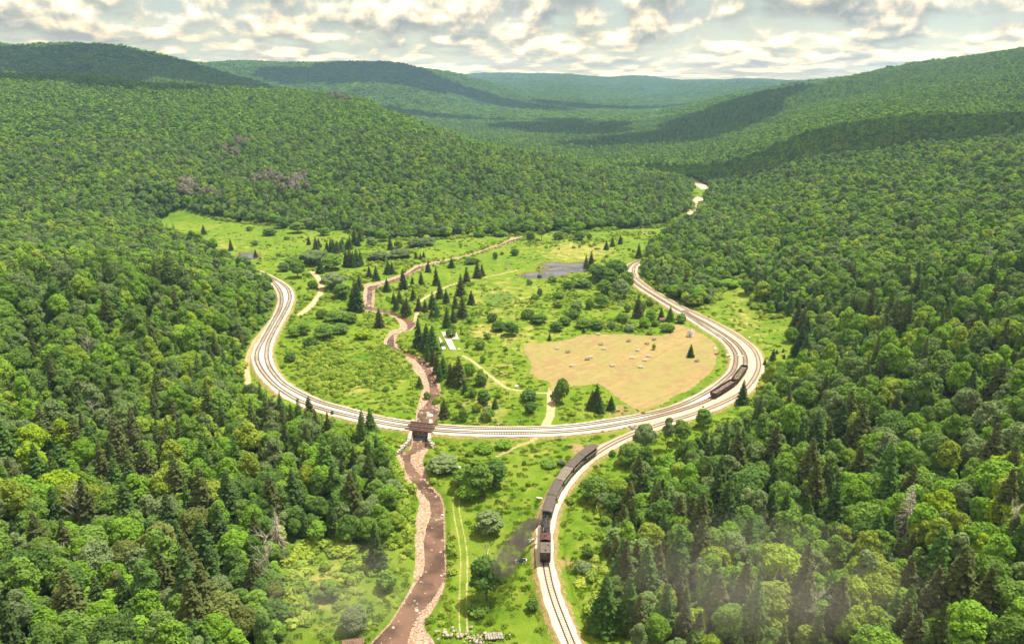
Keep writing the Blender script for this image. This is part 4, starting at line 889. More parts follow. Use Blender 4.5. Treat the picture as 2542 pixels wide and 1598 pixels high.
track(LC, 'outer railway track carrying the steam train, coming towards the camera', single=1408)

# rails and bed seen again far up the valley
def ribbon(name, L, w, zoff, mat, label, cat, jag=0.25, zf=ground, kind='structure'):
    N, _ = normals2(L); n = len(L); cols_ = 5; V = []
    for k_ in range(cols_):
        a = (k_/(cols_-1)-0.5)*w; j = (1+jag*fbm(L[:, 0]/2.2+k_*9, L[:, 1]/2.2, 3)*2) if k_ in (0, cols_-1) else 1.0
        Q = L+N*(a*j)[:, None] if not np.isscalar(j) else L+N*a
        V.append(np.c_[Q, zf(Q[:, 0], Q[:, 1])+(zoff if k_ not in (0, cols_-1) else -0.05)])
    V = np.vstack(V); F = []
    for k_ in range(cols_-1):
        i = np.arange(n-1); F.append(np.c_[k_*n+i, k_*n+i+1, (k_+1)*n+i+1, (k_+1)*n+i])
    return tag(obj(name, np_mesh(name, V, np.vstack(F), mat, smooth_=True)), label, cat, kind=kind)
ribbon('far_river_bed', spline(line([(1722,534),(1723,520),(1731,500),(1741,488)], 0), 4.0), 13, 0.5, simple('far_gravel', (0.60, 0.44, 0.34), 0.95, 0.15, 0.3), 'stony river bed showing in the gap far up the valley', 'river bed')
ribbon('far_river_bed', spline(line([(1756,470),(1744,461),(1730,454),(1716,449)], 0), 4.0), 15, 0.5, simple('far_gravel', (0.60, 0.44, 0.34), 0.95, 0.15, 0.3), 'upper bend of the stony river bed far up the valley', 'river bed')
# siding footways
def plank_walk(pts, n, w, label):
    e = empty('board_crossing', (*at(*pts[0]), 0)); tag(e, label, 'crossing'); a, b = np.array(at(*pts[0])), np.array(at(*pts[1])); d = b-a; L_ = np.hypot(*d); d /= L_; nn = np.array([-d[1], d[0]])
    for k_ in range(n):
        c = (a+b)/2 + nn*(k_-(n-1)/2)*w - np.array(e.location[:2]); MB().box((c[0], c[1], 0.17), (L_, w*0.9, 0.12), math.atan2(d[1], d[0])).build('board', simple('pale_boards', (0.62, 0.56, 0.47), 0.9), e)
plank_walk([(1803,881),(1816,882)], 3, 0.45, 'pale boards laid from the field edge to the inner track')
plank_walk([(1830,882.5),(1846,884)], 3, 0.45, 'pale boards laid between the inner and middle tracks')

# ------------------------------------------------------------------ bridge
M_GIRD = simple('brown_painted_steel', (0.17, 0.080, 0.066), 0.6, 0.2, 1.0)
M_STONE = simple('abutment_masonry', (0.42, 0.37, 0.31), 0.95, 0.25, 1.1, col2=(0.14, 0.12, 0.10), bump=0.6)
M_CONC = simple('pale_concrete', (0.50, 0.45, 0.37), 0.9, 0.15, 1.0, bump=0.2)
def heading_on(L, u, v):
    p = at(u, v); i = int(np.argmin(np.hypot(*(L-p).T))); N, T = normals2(L); return L[i], math.atan2(T[i, 1], T[i, 0])
def bridge(L, u, v, label):
    p, a = heading_on(L, u, v); e = empty('plate_girder_bridge', (p[0], p[1], 0), a); tag(e, label, 'bridge', 'twin railway bridges over the river'); Lg = 10.6
    for s_ in (-1, 1):
        mb = MB(); y = s_*1.45; mb.box((0, y, -0.62), (Lg, 0.06, 1.5)); mb.box((0, y, 0.14), (Lg, 0.38, 0.06)); mb.box((0, y, -1.38), (Lg, 0.38, 0.06))
        mb.build('girder', M_GIRD, e)
        for k_ in range(7): MB().box((-Lg/2+0.3+k_*(Lg-0.6)/6, y+s_*0.10, -0.62), (0.09, 0.15, 1.42)).build('stiffener', simple('light_brown_steel', (0.30, 0.24, 0.20), 0.7), e)
    for k_ in range(24): MB().box((-Lg/2+0.25+k_*(Lg-0.5)/23, 0, -0.09), (0.22, 2.5, 0.20)).build('bridge_sleeper', M_TIE_D, e)
    MB().box((0, 0, -0.9), (Lg, 0.2, 0.2)).build('brace', M_GIRD, e)
    return e
bridge(LA, 1047, 1053.4, 'rear brown plate girder bridge, carrying the inner track over the river')
bridge(LB, 1042, 1064, 'front brown plate girder bridge, carrying the middle track over the river')
def wall(name, pts, th, ztops, zb, mat, label, cat='wall', parent=None):
    """retaining wall through ground points (x,y), stone courses as separate blocks in the part list stay in relief"""
    mb = MB(); n = len(pts)
    for i in range(n-1):
        a, b = Vector((*pts[i], 0)), Vector((*pts[i+1], 0)); d = (b-a).normalized(); nn = Vector((-d.y, d.x, 0))*th/2
        V = [a-nn, b-nn, b+nn, a+nn]; V = [(p.x, p.y, zb) for p in V]+[(V[0].x, V[0].y, ztops[i]), (V[1].x, V[1].y, ztops[i+1]), (V[2].x, V[2].y, ztops[i+1]), (V[3].x, V[3].y, ztops[i])]
        mb.add(V, [(3, 2, 1, 0), (4, 5, 6, 7), (0, 1, 5, 4), (1, 2, 6, 5), (2, 3, 7, 6), (3, 0, 4, 7)])
    return mb.build(name, mat, parent)
def abutment(base_px, side, label):
    # base_px: from the far end of the passage to the tip of the wing wall, at water level
    P = [np.array(at(u, v, WATER_Z)) for u, v in base_px]; e = empty('bridge_abutment', (P[0][0], P[0][1], WATER_Z)); tag(e, label, 'abutment', 'stone abutments of the railway bridge'); o0 = np.array(e.location)
    n = len(P)
    for i in range(n-1):
        a, b = P[i], P[i+1]; d = (b-a)/np.hypot(*(b-a)); nn = np.array([d[1], -d[0]])*-side; L_ = np.hypot(*(b-a)); rows = 6
        top0, top1 = (-0.35, -0.35) if i == 0 else ((-0.35, -1.7) if i == 1 else (-1.7, -2.7))
        nb = max(2, int(L_/1.1))
        for r_ in range(rows):
            for c_ in range(nb):
                f = (c_+0.5+(0.25 if r_ % 2 else -0.05))/nb
                if f > 1: continue
                top = top0+(top1-top0)*min(1, f); hz_ = (top-(WATER_Z-0.5))/rows; z_ = WATER_Z-0.5+hz_*(r_+0.5); q = a+d*L_*f+nn*(0.5+rng.uniform(-0.05, 0.04)) - o0[:2]
                bm_ = MB().box((q[0], q[1], z_-o0[2]), (L_/nb*0.96, 0.95, hz_*0.95), math.atan2(d[1], d[0])); bm_.build('stone', M_STONE if (r_ < rows-1) else M_CONC, e)
        # hearting behind the face
        q = (a+b)/2+nn*1.0-o0[:2]; MB().box((q[0], q[1], (top0+top1)/2-0.25+(WATER_Z-(top0+top1)/2)/2-o0[2]), (L_*0.98, 0.8, (top0+top1)/2-WATER_Z), math.atan2(d[1], d[0])).build('backing', M_STONE, e)
abutment([(1030,1058),(1021,1108),(1000,1124),(982,1133)], -1, 'stone abutment with curved wing wall, on the leafy west side of the bridge')
abutment([(1066,1058),(1062,1108),(1072,1118),(1080,1124)], 1, 'stone abutment on the meadow side of the bridge')

# ------------------------------------------------------------------ rolling stock
M_BLK = simple('sooty_black', (0.030, 0.026, 0.025), 0.55, 0.25, 2.0, spec=0.4); M_TANK = simple('dusty_tender_black', (0.075, 0.062, 0.052), 0.7, 0.2, 1.5)
M_ROOFR = simple('oxide_red_roof', (0.115, 0.045, 0.042), 0.7, 0.25, 1.0); M_ROOFC = simple('tarred_coach_roof', (0.105, 0.085, 0.075), 0.85, 0.12, 0.6); M_ROOFL = simple('faded_coach_roof', (0.185, 0.155, 0.135), 0.85, 0.15, 0.6)
M_GRN = simple('dark_green_coach_paint', (0.012, 0.085, 0.060), 0.5, 0.15, 1.0, spec=0.5); M_CREAM = simple('cream_trim', (0.45, 0.36, 0.22), 0.7); M_WOOD = simple('bench_wood', (0.25, 0.15, 0.08), 0.8)
M_STEEL = simple('worn_wheel_steel', (0.16, 0.14, 0.13), 0.5, 0.2, 3.0, metal=0.4); M_WHT = simple('white_paint', (0.80, 0.79, 0.75), 0.7, 0.05)
sC = np.r_[0, np.cumsum(np.hypot(*np.diff(LC, axis=0).T))]; sB = np.r_[0, np.cumsum(np.hypot(*np.diff(LB, axis=0).T))]
def s_of(L, s, u, v): return s[int(np.argmin(np.hypot(*(L-at(u, v)).T)))]
def pose(L, s, s0, s1):
    """frame for a car whose ends sit at arclengths s0 and s1; local x points from s0 to s1"""
    m0, m1 = s0+(s1-s0)*0.18, s0+(s1-s0)*0.82
    a = np.array([np.interp(m0, s, L[:, 0]), np.interp(m0, s, L[:, 1])]); b = np.array([np.interp(m1, s, L[:, 0]), np.interp(m1, s, L[:, 1])]); c = (a+b)/2; d = b-a
    return (c[0], c[1], 0.20), math.atan2(d[1], d[0])
def truck(e, x, wb=1.7, r=0.42, n=2):
    f = MB(); f.box((x, 0.92, 0.42), (wb+1.0, 0.12, 0.30)); f.box((x, -0.92, 0.42), (wb+1.0, 0.12, 0.30)); f.box((x, 0, 0.45), (0.4, 1.9, 0.3)); fo = f.build('truck_frame', M_BLK, e)
    for k_ in range(n):
        xx = x-wb/2+k_*wb
        w = MB(); w.tube((xx, -0.82, r), (xx, 0.82, r), 0.07, n=6)
        w.tube((xx, -0.79, r), (xx, -0.67, r), r, n=14); w.tube((xx, 0.67, r), (xx, 0.79, r), r, n=14); w.build('wheelset', M_STEEL, fo)
def arch_roof(L_, W, z, rise, th=0.08, over=0.0, seg=7):
    mb = MB(); V = []; n = seg
    for x in (-L_/2, L_/2):
        for lay in (0, 1):
            for k_ in range(n): f = k_/(n-1)*2-1; V.append((x, f*W/2, z+rise*(1-f*f)+(th if lay else 0)))
    F = []
    for k_ in range(n-1): F += [(n+k_, n+k_+1, 3*n+k_+1, 3*n+k_), (k_+1, k_, 2*n+k_, 2*n+k_+1), (k_, k_+1, n+k_+1, n+k_), (2*n+k_+1, 2*n+k_, 3*n+k_, 3*n+k_+1)]
    F += [(0, n, 3*n, 2*n), (2*n-1, n-1, 3*n-1, 4*n-1)]
    return mb.add(V, F)
def person_mesh(name, shirt, seated=True):
    me_ = bpy.data.meshes.new(name)
    #       hip, waist, chest, neck, head, crown, then legs and arms
    P = [(0, 0, .95), (0, 0, 1.12), (0, 0, 1.36), (0, 0, 1.50), (0, 0.01, 1.63), (0, 0, 1.74)]; Rr = [.14, .13, .16, .06, .105, .08]; E = [(0, 1), (1, 2), (2, 3), (3, 4), (4, 5)]
    def ch(root, pts, rs):
        a = root
        for p, r in zip(pts, rs): P.append(p); Rr.append(r); E.append((a, len(P)-1)); a = len(P)-1
    for s_ in (-1, 1):
        if seated: ch(0, [(s_*.10, .22, .93), (s_*.11, .45, .90), (s_*.11, .47, .50), (s_*.11, .60, .45)], [.09, .07, .05, .045])
        else: ch(0, [(s_*.10, 0, .80), (s_*.11, .02, .48), (s_*.11, -.02, .08), (s_*.11, .12, .04)], [.095, .065, .05, .045])
        ch(2, [(s_*.22, 0, 1.38), (s_*.27, .05, 1.12), (s_*.22, .25, 1.0), (s_*.20, .33, 1.0)], [.06, .05, .04, .035])
    me_.from_pydata(P, E, []); o = bpy.data.objects.new(name, me_); COL.objects.link(o)
    sk = o.modifiers.new('s', 'SKIN')
    for i, r in enumerate(Rr): me_.skin_vertices[0].data[i].radius = (r, r)
    me_.skin_vertices[0].data[0].use_root = True
    o.modifiers.new('u', 'SUBSURF').levels = 1
    dg = bpy.context.evaluated_depsgraph_get(); m2 = bpy.data.meshes.new_from_object(o.evaluated_get(dg)); bpy.data.objects.remove(o)
    m2.name = name
    for m_ in (simple('skin', (0.42, 0.25, 0.17), 0.7, 0.05), shirt, simple('trousers', (0.06, 0.07, 0.12), 0.8), simple('dark_hair', (0.03, 0.02, 0.015), 0.8)): m2.materials.append(m_)
    for p in m2.polygons:
        c = p.center; p.material_index = 3 if c.z > 1.69 or (c.z > 1.6 and c.y < -0.03) else 0 if c.z > 1.5 or abs(c.x) > .21 and c.z < 1.2 and c.z > .9 and c.y > .1 else 1 if c.z > 1.0 else 2
        p.use_smooth = True
    return m2
def coach(i, s0, s1, side_mat, roof_mat, label, enclosed):
    L_ = (s1-s0)-0.55; loc, a = pose(LC, sC, s0, s1); e = empty('passenger_coach', loc, a); tag(e, label, 'train coach', 'coaches of the steam train')
    W = 2.75
    arch_roof(L_+0.25, W+0.35, 3.30, 0.30).build('roof', roof_mat, e)
    MB().box((0, 0, 1.05), (L_, W, 0.16)).build('floor', M_WOOD, e)
    MB().box((0, 0, 0.86), (L_, 0.5, 0.26)).build('underframe', M_BLK, e)
    for s_ in (-1, 1):
        p = MB().box((0, s_*(W/2-.03), 1.56), (L_-1.6, 0.06, 0.92)).build('side_panel', side_mat, e)
        MB().box((0, s_*(W/2), 2.05), (L_-1.6, 0.12, 0.07)).build('top_rail', M_CREAM if not enclosed else side_mat, p)
        n = 7
        for k_ in range(n): MB().box((-(L_-1.6)/2+k_*(L_-1.6)/(n-1), s_*(W/2-.04), 2.68), (0.11 if not enclosed else 0.55, 0.10, 1.26)).build('post', side_mat, e)
        MB().box((0, s_*(W/2-.03), 3.22), (L_-0.4, 0.08, 0.26)).build('fascia', side_mat, e)
    for s_ in (-1, 1):
        MB().box((s_*(L_/2-0.8), 0, 1.9), (0.07, W-.1, 1.6)).build('end_wall', side_mat, e)
        mb = MB()
        for y in (-1.25, -.5, .5, 1.25): mb.tube((s_*(L_/2-.05), y, 1.1), (s_*(L_/2-.05), y, 2.05), 0.03, n=5)
        mb.box((s_*(L_/2-.05), 0, 2.07), (0.06, 2.6, 0.06)); mb.tube((s_*(L_/2-.05), -1.28, 2.0), (s_*(L_/2-.05), -1.28, 3.35), 0.04, n=5); mb.tube((s_*(L_/2-.05), 1.28, 2.0), (s_*(L_/2-.05), 1.28, 3.35), 0.04, n=5)
        mb.build('end_railing', simple('yellow_railing', (0.38, 0.27, 0.08), 0.6), e)
        MB().tube((s_*(L_/2-.1), 0, 0.85), (s_*(L_/2+.28), 0, 0.85), 0.13, n=8).build('coupler', M_BLK, e)
        truck(e, s_*(L_/2-1.9))
    nb = int((L_-2.4)/1.15)
    for k_ in range(nb):
        x = -(L_-2.6)/2+k_*(L_-2.6)/max(1, nb-1)
        for s_ in (-1, 1):
            b_ = MB().box((x, s_*.75, 1.52), (0.45, 1.05, 0.06)); b_.box((x-.22, s_*.75, 1.80), (0.05, 1.05, 0.6)); b_.build('bench', M_WOOD, e)
    return e, L_
b0, b5 = s_of(LC, sC, 1357, 1298), s_of(LC, sC, 1479, 1126)      # arclength runs down towards the camera, so b5 < b0
cl = (b0-b5)/5
specs = [('first coach behind the locomotive smoke, dark flat roof', M_ROOFC), ('second coach counted from the locomotive, brown-black roof', M_ROOFC), ('middle coach of the train, faded paler grey-brown roof', M_ROOFL), ('fourth coach counted from the locomotive, passengers at its green side', M_ROOFC), ('last coach of the train, long green side panel', M_ROOFC)]
COACH = []
for i in range(5): COACH.append(coach(i, b0-cl*i, b0-cl*(i+1)+0.0, M_GRN, specs[i][1], specs[i][0], i in (0, 4)) if False else coach(i, b0-cl*(i+1), b0-cl*i, M_GRN, specs[i][1], specs[i][0], i in (0,)))
shirts = {'red': (0.5, 0.04, 0.03), 'white': (0.75, 0.74, 0.7), 'pale blue': (0.3, 0.42, 0.6), 'yellow': (0.6, 0.45, 0.08), 'grey': (0.3, 0.3, 0.3)}
PM = {k_: person_mesh('person', simple('shirt_'+k_.replace(' ', '_'), v_, 0.8, 0.08)) for k_, v_ in shirts.items()}
def passenger(ci, fx, s_, sh, label):
    e, L_ = COACH[ci]; a = e.rotation_euler.z; x = fx*(L_-2.6)/2; y = s_*0.95; o = obj('person', PM[sh])
    o.location = (e.location.x+x*math.cos(a)-y*math.sin(a), e.location.y+x*math.sin(a)+y*math.cos(a), e.location.z+0.66+0.02); o.rotation_euler = (0, 0, a-math.pi/2)
    tag(o, label, 'person', 'passengers on the train')
passenger(3, 0.15, 1, 'red', 'passenger in a red shirt seated at the side of the fourth coach')
passenger(3, -0.25, 1, 'white', 'passenger in white seated beside the one in red')
passenger(3, -0.72, 1, 'pale blue', 'passenger in pale blue near the rear of the fourth coach')
passenger(3, 0.6, 1, 'white', 'passenger in white nearest the front of the fourth coach')
passenger(2, 0.35, 1, 'white', 'passenger in white at the side of the middle coach')
passenger(2, 0.6, 1, 'grey', 'passenger in grey near the front of the middle coach')
passenger(1, 0.7, 1, 'yellow', 'passenger in yellow at the front of the second coach')

# locomotive: tender leads towards the camera, chimney next to the coaches
e0 = b0+0.2; Lloco = 19.4; loc, a = pose(LC, sC, e0+0.2, e0+0.2+Lloco)   # local +x towards the tender end (camera side)
lo = empty('steam_locomotive', loc, a); tag(lo, 'black geared steam locomotive with red cab roof pushing the coaches tender first', 'locomotive')
H = Lloco/2
mb = MB(); mb.box((0, 0, 0.95), (Lloco-1.2, 1.1, 0.32)); mb.box((H-0.45, 0, 0.85), (0.35, 2.7, 0.42)); mb.box((-H+0.45, 0, 0.85), (0.35, 2.6, 0.42)); mb.build('frame', M_BLK, lo)
for x in (-H+2.3, 0.2, H-2.6): truck(lo, x, 1.55, 0.46)
tx = H-3.35                                        # tender centre
mb = MB(); mb.box((tx+0.3, 0, 2.15), (5.0, 2.85, 2.1)); mb.build('tender_tank', M_TANK, lo)
MB().box((tx+0.3, 0, 3.24), (4.9, 2.75, 0.05)).build('tank_top', simple('dusty_tank_top', (0.135, 0.110, 0.090), 0.85, 0.2, 1.0), lo)
mb = MB(); mb.box((tx+0.3, 1.42, 3.30), (5.0, 0.06, 0.14)); mb.box((tx+0.3, -1.42, 3.30), (5.0, 0.06, 0.14)); mb.box((tx+2.80, 0, 3.30), (0.06, 2.85, 0.14)); mb.build('tank_rim', M_BLK, lo)
h_ = MB().tube((tx+1.5, 0.1, 3.25), (tx+1.5, 0.1, 3.45), 0.30, n=12).build('filler_hatch', M_BLK, lo); MB().tube((tx+1.5, 0.1, 3.45), (tx+1.5, 0.1, 3.52), 0.22, 0.12, n=10).build('hatch_lid', M_STEEL, h_)
MB().box((tx-0.3, -0.25, 3.30), (1.6, 0.05, 0.06), 0.6).build('fire_iron', M_STEEL, lo)
MB().box((tx-0.9, 0.75, 3.30), (0.5, 0.35, 0.12)).build('tool_box', M_BLK, lo)
for z_ in (1.35, 1.9, 2.45, 2.95): MB().box((tx+2.86, 0, z_), (0.10, 2.6, 0.09)).build('rear_step', simple('worn_edge', (0.15, 0.12, 0.10), 0.7), lo)
for y in (-1.2, 1.2): MB().tube((tx+2.95, y, 1.1), (tx+2.95, y, 3.1), 0.03, n=5).build('grab_rail', M_STEEL, lo)
MB().box((tx+3.15, 0, 0.98), (0.7, 2.7, 0.08)).build('footboard', M_BLK, lo)
MB().tube((tx+2.8, 0, 2.75), (tx+3.1, 0, 2.75), 0.24, n=12).build('headlamp', M_STEEL, lo)
MB().tube((H-0.4, 0, 0.8), (H+0.35, 0, 0.8), 0.15, n=8).build('coupler', M_BLK, lo)
cx_ = tx-2.2-1.65
mb = MB(); 
for s_ in (-1, 1): mb.box((cx_+1.85, s_*1.38, 2.0), (1.5, 0.06, 1.8))
mb.box((cx_+1.95, 0, 1.3), (1.3, 2.6, 0.5)); mb.build('coal_bunker', M_BLK, lo)
coal = MB(); rr = random.Random(3)
for k_ in range(40): coal.box((cx_+1.9+rr.uniform(-.55, .55), rr.uniform(-1.2, 1.2), 1.65+rr.uniform(0, .35)), (rr.uniform(.15, .4),)*3, rr.uniform(0, 3))
co_ = coal.build('coal', simple('coal', (0.018, 0.017, 0.018), 0.45), lo); co_['kind'] = 'stuff'
mb = MB()
for s_ in (-1, 1): mb.box((cx_-0.1, s_*1.38, 1.75), (2.5, 0.07, 1.3)); mb.box((cx_+1.05, s_*1.38, 2.85), (0.2, 0.07, 0.95)); mb.box((cx_-1.25, s_*1.38, 2.85), (0.25, 0.07, 0.95)); mb.box((cx_-0.1, s_*1.38, 2.85), (0.12, 0.07, 0.95))
mb.box((cx_-1.3, 0, 2.2), (0.08, 2.75, 2.2)); mb.build('cab_side', M_TANK, lo)
rf = arch_roof(3.1, 3.05, 3.32, 0.55, 0.09); ro = rf.build('cab_roof', M_ROOFR, lo); ro.location = (cx_-0.1, 0, 0)
MB().box((cx_-0.3, 0, 3.98), (0.7, 0.8, 0.10)).build('roof_hatch', M_BLK, ro); ro.children[0].location = (-cx_+0.1, 0, 0)
bx0, bx1 = cx_-1.3, -H+1.1
mb = MB(); mb.tube((bx0, 0, 2.45), (bx0-2.3, 0, 2.45), 1.02, 0.95, n=20); mb.tube((bx0-2.3, 0, 2.45), (bx1, 0, 2.42), 0.90, 0.86, n=20); mb.build('boiler', M_BLK, lo)
mb = MB(); mb.tube((bx1, 0, 2.42), (bx1-0.35, 0, 2.42), 0.88, 0.80, n=20); mb.build('smokebox_door', simple('graphite_grey', (0.09, 0.085, 0.085), 0.5), lo)
MB().dome((bx0-1.5, 0, 3.30), 0.42, 0.75).build('steam_dome', M_BLK, lo)
MB().dome((bx0-3.1, 0, 3.20), 0.36, 0.60).build('sand_dome', M_BLK, lo)
st_x = bx1+0.75
mb = MB(); mb.tube((st_x, 0, 3.1), (st_x, 0, 3.95), 0.27, 0.25, n=14, caps=False); mb.tube((st_x, 0, 3.95), (st_x, 0, 4.35), 0.25, 0.42, n=14, caps=False); mb.tube((st_x, 0, 4.35), (st_x, 0, 4.42), 0.44, 0.44, n=14, caps=False); mb.build('smokestack', M_BLK, lo)
MB().tube((bx0-2.2, 0.1, 3.35), (bx0-2.2, 0.1, 3.75), 0.16, 0.08, n=8).build('bell', simple('brass', (0.45, 0.30, 0.10), 0.35, metal=0.8), lo)
MB().tube((bx1+0.2, 0, 3.35), (bx1-0.35, 0, 3.35), 0.22, n=12).build('headlamp', M_STEEL, lo)
for s_ in (-1, 1): MB().box(((bx0+bx1)/2, s_*1.12, 1.85), (abs(bx0-bx1), 0.5, 0.07)).build('running_board', M_TANK, lo)
for s_ in (-1, 1): MB().tube((bx0, s_*1.0, 2.95), (bx1, s_*0.95, 2.95), 0.03, n=5).build('handrail', M_STEEL, lo)
for k_ in range(3): MB().tube((bx0-0.7-k_*0.75, 1.25, 1.2), (bx0-0.7-k_*0.75, 1.25, 2.5), 0.24, n=10).build('cylinder', M_BLK, lo)
MB().tube((-H+1.5, 1.05, 0.72), (H-1.6, 1.05, 0.72), 0.06, n=6).build('drive_shaft', M_STEEL, lo)
MB().tube((bx0-4.2, 0.75, 2.6), (bx0-4.2, 0.75, 3.5), 0.15, n=8).build('air_pump', M_STEEL, lo)
MB().tube((bx0-3.9, -0.45, 3.2), (bx0-2.3, -0.65, 3.1), 0.05, n=6).build('steam_pipe', simple('pale_pipe', (0.45, 0.43, 0.40), 0.5), lo)

M_RUST = simple('rusty_wagon_steel', (0.105, 0.052, 0.042), 0.85, 0.3, 1.2, col2=(0.045, 0.028, 0.025))
def gondola(s0, s1, label, fill, mark):
    L_ = (s1-s0)-0.8; loc, a = pose(LB, sB, s0, s1); e = empty('gondola_wagon', loc, a); tag(e, label, 'railway wagon', 'rusty wagons on the middle track')
    W, z0, z1 = 2.8, 0.95, 2.35; c = 0.55
    MB().box((0, 0, z0), (L_, W, 0.14)).build('floor', M_RUST, e)
    for s_ in (-1, 1):
        sd = MB().box((0, s_*W/2, (z0+z1)/2), (L_-2*c, 0.08, z1-z0)).build('side', M_RUST, e)
        for k_ in range(9): MB().box((-(L_-2*c)/2+k_*(L_-2*c)/8, s_*(W/2+.08), (z0+z1)/2), (0.12, 0.10, z1-z0)).build('rib', M_RUST, sd)
        MB().box((0, s_*W/2, z1+.04), (L_-2*c, 0.2, 0.09)).build('top_edge', M_RUST, e)
        MB().box((s_*L_/2, 0, (z0+z1)/2), (0.08, W-2*c, z1-z0)).build('end', M_RUST, e)
        for s2 in (-1, 1): MB().box((s_*(L_/2-c/2), s2*(W/2-c/2), (z0+z1)/2), (c*1.42, 0.08, z1-z0), -s_*s2*math.pi/4).build('corner', M_RUST, e)
        MB().tube((s_*(L_/2-.2), 0, .85), (s_*(L_/2+.4), 0, .85), 0.14, n=8).build('coupler', M_BLK, e)
        truck(e, s_*(L_/2-2.0))
    if mark:
        for k_, (dx, w, h, dz) in enumerate(((0, .10, .55, 0), (.28, .34, .10, .22), (.28, .30, .10, 0), (.28, .34, .10, -.22), (.75, .10, .55, 0), (.98, .10, .55, 0))):
            MB().box((-L_/2+2.4+dx, -W/2-.055, 1.75+dz), (w, 0.02, h)).build('faded_letter_stroke', M_WHT, e); MB().box((L_/2-2.4-dx, W/2+.055, 1.75+dz), (w, 0.02, h)).build('faded_letter_stroke', M_WHT, e)
    r = np.random.default_rng(int(s0)); n = 420; C = np.c_[r.uniform(-L_/2+.5, L_/2-.5, n), r.uniform(-W/2+.2, W/2-.2, n), np.zeros(n)]; C[:, 2] = z0+0.45+0.35*fbm(C[:, 0]/1.5+9, C[:, 1]/1.5, 3)*2
    mb = MB()
    for p in C: mb.box(tuple(p), tuple(r.uniform(.18, .5, 3)), r.uniform(0, 3))
    l_ = mb.build('load', fill, e); l_['kind'] = 'stuff'
g0 = s_of(LB, sB, 1765, 987); g1 = s_of(LB, sB, 1812, 960.5); g2 = s_of(LB, sB, 1848, 919)
gl = (g2-g0)/2
gondola(g0, g0+gl, 'nearer rusty open wagon filled with grey rubble, faded letters on its side', simple('grey_rubble', (0.30, 0.24, 0.21), 0.95, 0.35, 2.0), True)
gondola(g0+gl, g2, 'farther rusty open wagon filled with mossy pale scrap', simple('mossy_scrap', (0.26, 0.24, 0.15), 0.95, 0.35, 2.0), False)

# ------------------------------------------------------------------ trees and bushes of the valley floor, each at its place
def gz(x, y): return float(ground(np.array([x]), np.array([y]))[0])
def base_at(u, v):
    z = -1.0
    for _ in range(6): x, y = at(u, v, z); z = gz(x, y)
    return x, y, z
def px_per_m(x, y, z): return F_PX/(y*CP-(z-CAM_H)*SP)
SPR = [(1063,675,28),(1046,707,34),(1083,708,46),(1121,665,25),(1158,702,40),(1185,690,44),(1197,686,32),(1144,735,50),(1170,755,36),(1148,788,50),(1110,812,50),(1092,740,40),(1108,752,36),(1074,770,45),(1056,775,32),(1040,771,30),(1072,790,26),(1130,770,40),(1040,862,72),(1060,870,60),(1075,880,75),(1011,790,42),(1003,780,38),(984,768,25),(992,753,36),(1001,718,48),(1024,713,28),(961,724,31),(978,752,28),(934,695,34),(917,689,30),(964,680,30),(974,680,30),(889,773,72),(882,753,60),(876,770,50),(893,720,40),(942,812,46),(1026,745,30),(1086,790,30),(1125,800,34),
 (765,613,26),(773,617,28),(781,616,26),(790,620,30),(797,618,28),(806,622,30),(815,623,28),(824,626,28),(830,627,28),(838,622,30),(844,620,28),(852,618,30),(858,616,28),(867,615,30),(876,613,30),(884,610,30),(890,606,28),(860,660,40),(869,662,42),(877,663,40),(886,661,42),(895,659,38),(969,620,30),(796,678,40),(1033,642,18),(1044,644,16),(1052,639,14),
 (1714,886,33),(1481,1015,60),(1489,1024,38),(1470,1015,42),(1517,1017,35),(1364,845,17),(1449,826,16),(1916,917,46),(1928,878,12),(1944,874,10),(1946,890,12),(1898,905,14),(1842,1003,62),(1583,788,55),(1641,793,30),(1663,797,34),(1467,672,50),(1455,665,32),(1520,612,26),(1505,620,22),(1540,606,24),
 (771,1055,68),(900,1085,66),(921,1078,58),(825,1030,14),(512,587,34),(575,618,26),(635,639,18),(413,579,28),(1139,957,70),(1128,955,52),(1101,935,46),(1155,977,34),(1119,953,50),(1085,926,52),(1229,1013,24),(1103,1036,46),(1075,905,40),(1092,945,36),(1042,962,26),(1064,895,30),
 (1582,1227,92),(1600,1262,80),(1560,1290,84),(1545,1345,92),(1530,1400,60),(935,1408,104),(875,1290,100),(714,1142,58),(832,1262,100),(1550,1470,120),(1500,1560,110),(1560,1560,120),(1600,1500,130),(1650,1580,120),(1700,1180,70),(1640,1290,100),(1680,1350,110),(1740,1280,90),(1990,835,66),(1998,855,72),(1985,882,74),(1996,905,76),(1978,815,55),(1960,780,50),(1650,560,30),(1610,690,34),(1640,690,44),(1665,712,50),(1700,735,60),(1585,640,36)]
